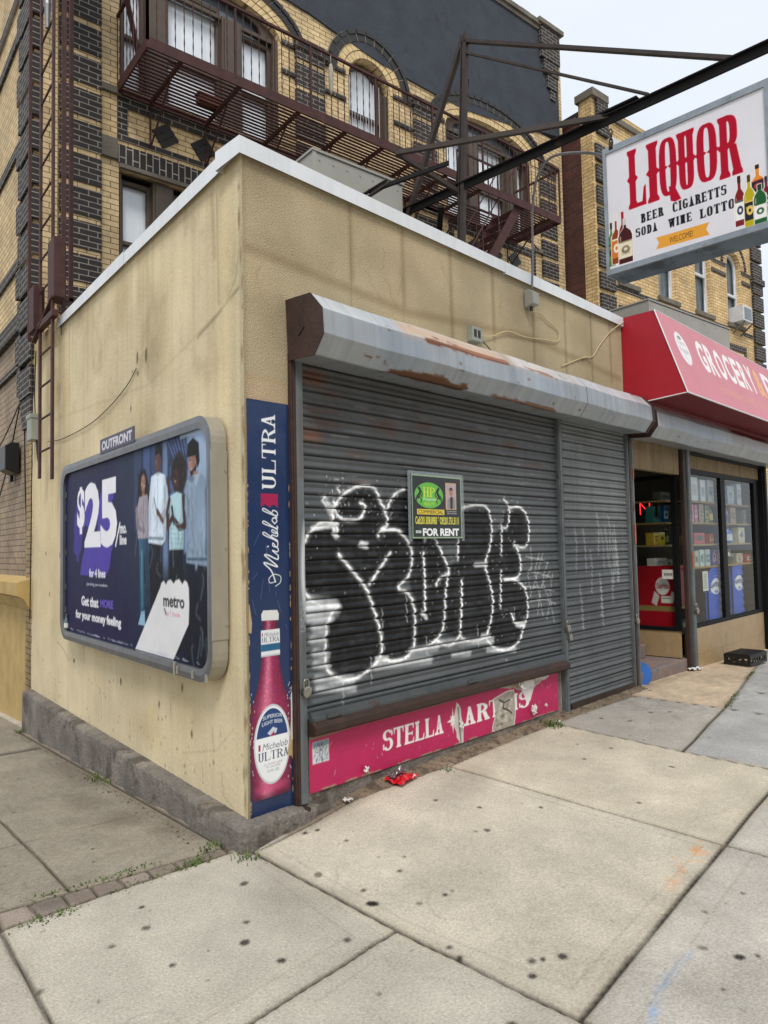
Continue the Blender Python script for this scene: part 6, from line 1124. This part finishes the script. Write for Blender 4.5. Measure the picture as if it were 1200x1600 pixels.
for i,chh in enumerate('OPEN'):
    for (a,b),(c_,d) in gly[chh]:
        X=-.86+i*.22; m.tube([(X+a*.2,-.004,b*.15-.045),(X+c_*.2,-.004,d*.15-.045)],.0038,6)
m.build('neon_dots',nr,ns); m=MB(); m.box(-.9,.02,.002,.02,-.07,.14); m.build('backing',M['black'],ns)
# ======================================================= AWNING
aw=FT('awning','long red vinyl awning with white GROCERY lettering above the display windows','awning',4.77,0,3.0)
AP=[(0,.98),(.36,.98),(.66,.08),(.26,.06),(.0,.2)]
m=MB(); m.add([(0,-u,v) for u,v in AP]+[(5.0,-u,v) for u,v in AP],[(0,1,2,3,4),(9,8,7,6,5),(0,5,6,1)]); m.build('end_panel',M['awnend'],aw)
m=MB(); m.add([(0.002,-.655,.078),(5,-.655,.078),(5,-.26,.055),(.002,-.26,.055)],[(0,1,2,3)]); m.add([(0.002,-.26,.055),(5,-.26,.055),(5,-.24,-.02),(.002,-.24,-.02)],[(0,1,2,3)]); m.build('underside',mat('dark red underside','6d0a18',.7),aw)
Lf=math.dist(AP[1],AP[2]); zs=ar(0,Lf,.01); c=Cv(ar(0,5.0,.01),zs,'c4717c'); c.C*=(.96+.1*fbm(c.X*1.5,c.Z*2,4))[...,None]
c.ell(.40,.58,.155,.20,'e4dede'); c.text('Farm',.31,.50,.62,.68,'8a8a92'); c.text('Fresh',.30,.52,.52,.59,'8a8a92'); c.ell(.40,.71,.05,.025,'77777f')
x=.85
for ch in 'GROCERY': c.text(ch,x,x+.22,.40,.80,'e8e2e0',.035); x+=.275
c.text('&',2.80,3.06,.40,.80,'dca35a',.03); c.text('DELI',3.15,4.2,.40,.80,'e8e2e0',.035); c.text('HOUSEHOLD • PRODUCTS • COLD DRINKS',1.15,3.1,.18,.27,'c98a68',.01)
for k in range(6): c.stroke([(.8*k+.4,0),(.8*k+.4,Lf)],.008,'b05f6c',soft=.02,alpha=.5)
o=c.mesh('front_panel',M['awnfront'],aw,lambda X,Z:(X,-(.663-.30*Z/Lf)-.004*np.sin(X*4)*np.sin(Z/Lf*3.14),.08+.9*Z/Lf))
m=MB(); m.tube([(-.003,-.36,.98),(-.003,-.663,.08)],.006,6); m.tube([(-.003,-.663,.08),(5,-.663,.08)],.008,6); m.tube([(-.003,-.663,.08),(-.003,-.26,.055)],.006,6); m.tube([(0,-.36,.983),(5,-.36,.983)],.006,6); m.build('piping',M['coping'],aw)
# ======================================================= SMALL THINGS ON THE GROUND
cr_=thing('bread_crate','upturned black plastic crate on the pavement by the display window','crate',(7.22,.62,.085),R(4)); m=MB(); m.box(-.26,.28,-.155,.155,.115,.13)
for k in range(7):
    for y in(-.155,.145): m.box(-.26+.08*k,-.22+.08*k,y,y+.01,0,.115)
for k in range(5):
    for x in(-.26,.27): m.box(x,x+.01,-.155+.068*k,-.12+.068*k,0,.115)
for z in(.0,.085): m.box(-.262,.282,-.157,-.15,z,z+.03); m.box(-.262,.282,.15,.157,z,z+.03); m.box(-.264,-.255,-.15,.15,z,z+.03); m.box(.275,.284,-.15,.15,z,z+.03)
for k in range(6): m.box(-.24+.09*k,-.2+.09*k,-.14,.14,.131,.139)
m.build('crate_body',M['black'],cr_)
bl=FT('blue_dustpan','round blue plastic lid leaning in the doorway beside the step','lid',4.93,-.02,.10); m=MB(); m.tube([(0,.0,.13),(0,.02,.13)],[.125,.115],28); m.tube([(0,-.004,.13),(0,.012,.13)],[.132,.132],28)
bp_=m.build('lid_disc',mat('blue plastic','1d5fae',.35,var=.2),bl); bl.rotation_euler=(R(-14),0,TH-R(55))
fl_=thing('red_packet','crumpled transparent red plastic packet lying on the pavement below the magenta sign','litter',(1.12,.03,.085),R(18))
m=MB(); nn_=9; r=random.Random(4); vs=[]
for i in range(nn_):
    for j in range(nn_): vs.append(((i/8-.5)*.2,(j/8-.5)*.14,.012+.022*r.random()+.015*math.sin(i)*math.sin(j)))
m.add(vs,[(i*nn_+j,(i+1)*nn_+j,(i+1)*nn_+j+1,i*nn_+j+1) for i in range(8) for j in range(8)]); m.build('packet_film',mat('red film','d01a26',.25,var=.25,sc=20,spec=.8),fl_)
m=MB(); vs=[(a*.8,b*.4+.035,c_+.02+.012*r.random()) for a,b,c_ in vs]; m.add(vs,[(i*nn_+j,(i+1)*nn_+j,(i+1)*nn_+j+1,i*nn_+j+1) for i in range(8) for j in range(8)]); m.build('packet_end',mat('grey film','6a5058',.2,var=.5,sc=30,spec=.8),fl_)
scrap('paper_scrap','crumpled white paper scrap on the dirt near the shutter foot',FW(.66,.09,.07),.06,seed=2,cat='paper')
scrap('paper_scrap','small white paper scrap below the right end of the magenta sign',FW(3.02,.14,.11),.05,seed=7,cat='paper')
for k,(s_,o_) in enumerate(((6.15,.06),(6.25,.1))): scrap('paper_scrap',('pale paint flakes by the grocery step, nearer the step','pale paint flakes by the grocery step, nearer the post')[k],FW(s_,o_,.11),.09,seed=12+k,cat='paper')
def tuft(label,x,y,sz,n,z=None,sprd=.08,ln=(0,0)):
    r=random.Random(int(x*100)+n); n=int(n*.62); sz*=.8; m=MB(); zz=float(hgt(np.array(x),np.array(y))) if z is None else z
    for k in range(n):
        t=r.uniform(-1,1); bx=t*ln[0]+r.gauss(0,sprd*.3); by=t*ln[1]+r.gauss(0,sprd*.3); a=r.random()*6.28; h=sz*r.uniform(.3,1); lean=h*r.uniform(.3,1.1); wd=r.uniform(.002,.005)
        p0=Vector((bx,by,-.01)); p1=p0+Vector((math.cos(a)*lean*.4,math.sin(a)*lean*.4,h*.7)); p2=p0+Vector((math.cos(a)*lean,math.sin(a)*lean,h*.85)); s_=Vector((-math.sin(a),math.cos(a),0))*wd
        m.add([p0-s_,p0+s_,p1+s_,p1-s_,p2],[(0,1,2,3),(3,2,4)])
    o=m.build('weed_tuft',M['leaf'],None); o.location=(x,y,zz); return tag(o,label,'weed','weeds in the pavement joints')
tuft('spiky grass tuft at the right end of the magenta sign',2.92,.22,.11,110,sprd=.16)
tuft('small weed at the joint beside the red packet',1.5,.0,.04,60,sprd=.1)
tuft('weed at the plinth corner nearest the camera',-.1,-.16,.06,90,z=0,sprd=.12)
tuft('weed clump where the paver strip meets the plinth',-.17,.09,.05,70,z=0,sprd=.1,ln=(.07,.0))
tuft('longest weed patch beside the pavers close to the plinth',-.33,-.04,.045,170,z=0,ln=(.10,.006))
tuft('weed patch beside the pavers halfway along the strip',-.6,.10,.035,120,z=-.005,ln=(.14,.0))
tuft('sparse weeds on the near edge of the paver strip',-.62,-.07,.03,90,z=0,ln=(.16,.01))
tuft('far weed patch on the upper edge of the paver strip',-.95,.1,.035,110,z=-.006,ln=(.14,0))
tuft('weed patch on the near edge at the left of the paver strip',-1.05,-.13,.04,150,z=0,ln=(.13,.01))
tuft('small green plant at the foot of the plinth midway back',-.17,2.1,.07,110,sprd=.14,ln=(.02,.14))
tuft('little weed at the back end of the plinth',-.12,4.95,.06,50,z=-.3,sprd=.1)
tuft('green weeds in the joint edging the speckled pavement, nearer piece',5.0,-.27,.04,220,sprd=.06,ln=(.32,.1)); tuft('green weeds in the joint edging the speckled pavement, farther piece',6.4,.2,.04,120,sprd=.05,ln=(.25,.08))
# leaves and crumbs collected at the wall foot
m=MB(); r=random.Random(9)
def crumb(x,y,z,s_): a=r.random()*3; m.add([(x+s_*math.cos(a+t)*r.uniform(.6,1.3),y+s_*math.sin(a+t)*r.uniform(.6,1.3),z+r.uniform(0,.006)) for t in(0,1.57,3.14,4.71)],[(0,1,2,3)])
for k in range(420):
    if r.random()<.6: s_=r.uniform(.45,4.7); p=FW(s_,.07+abs(r.gauss(0,.05)),0); crumb(p[0],p[1],float(hgt(np.array(p[0]),np.array(p[1])))+.045*(s_<4),r.uniform(.003,.012))
    else: y=r.uniform(0,5); crumb(-.16-abs(r.gauss(0,.05)),y,-.062*y+.004,r.uniform(.003,.010))
tag(m.build('debris',mat('dry debris','5d4a36',.9,var=.6,sc=60),None),'dry crumbs and dirt gathered along the foot of the walls','debris',kind='stuff')
# far trees and row across the street (seen only in reflections and past the shop end)
bz=thing('brick_row','plain brick row of buildings across the street behind the camera','building',(4,-26,0)); m=MB(); m.box(-26,30,-6,0,-.2,8.5); m.build('wall',M['red'],bz); m=MB()
for k in range(18):
    for z in(1.0,4.4): m.box(-24+3*k,-22.6+3*k,0,.03,z,z+2)
m.build('window',M['panedark'],bz)
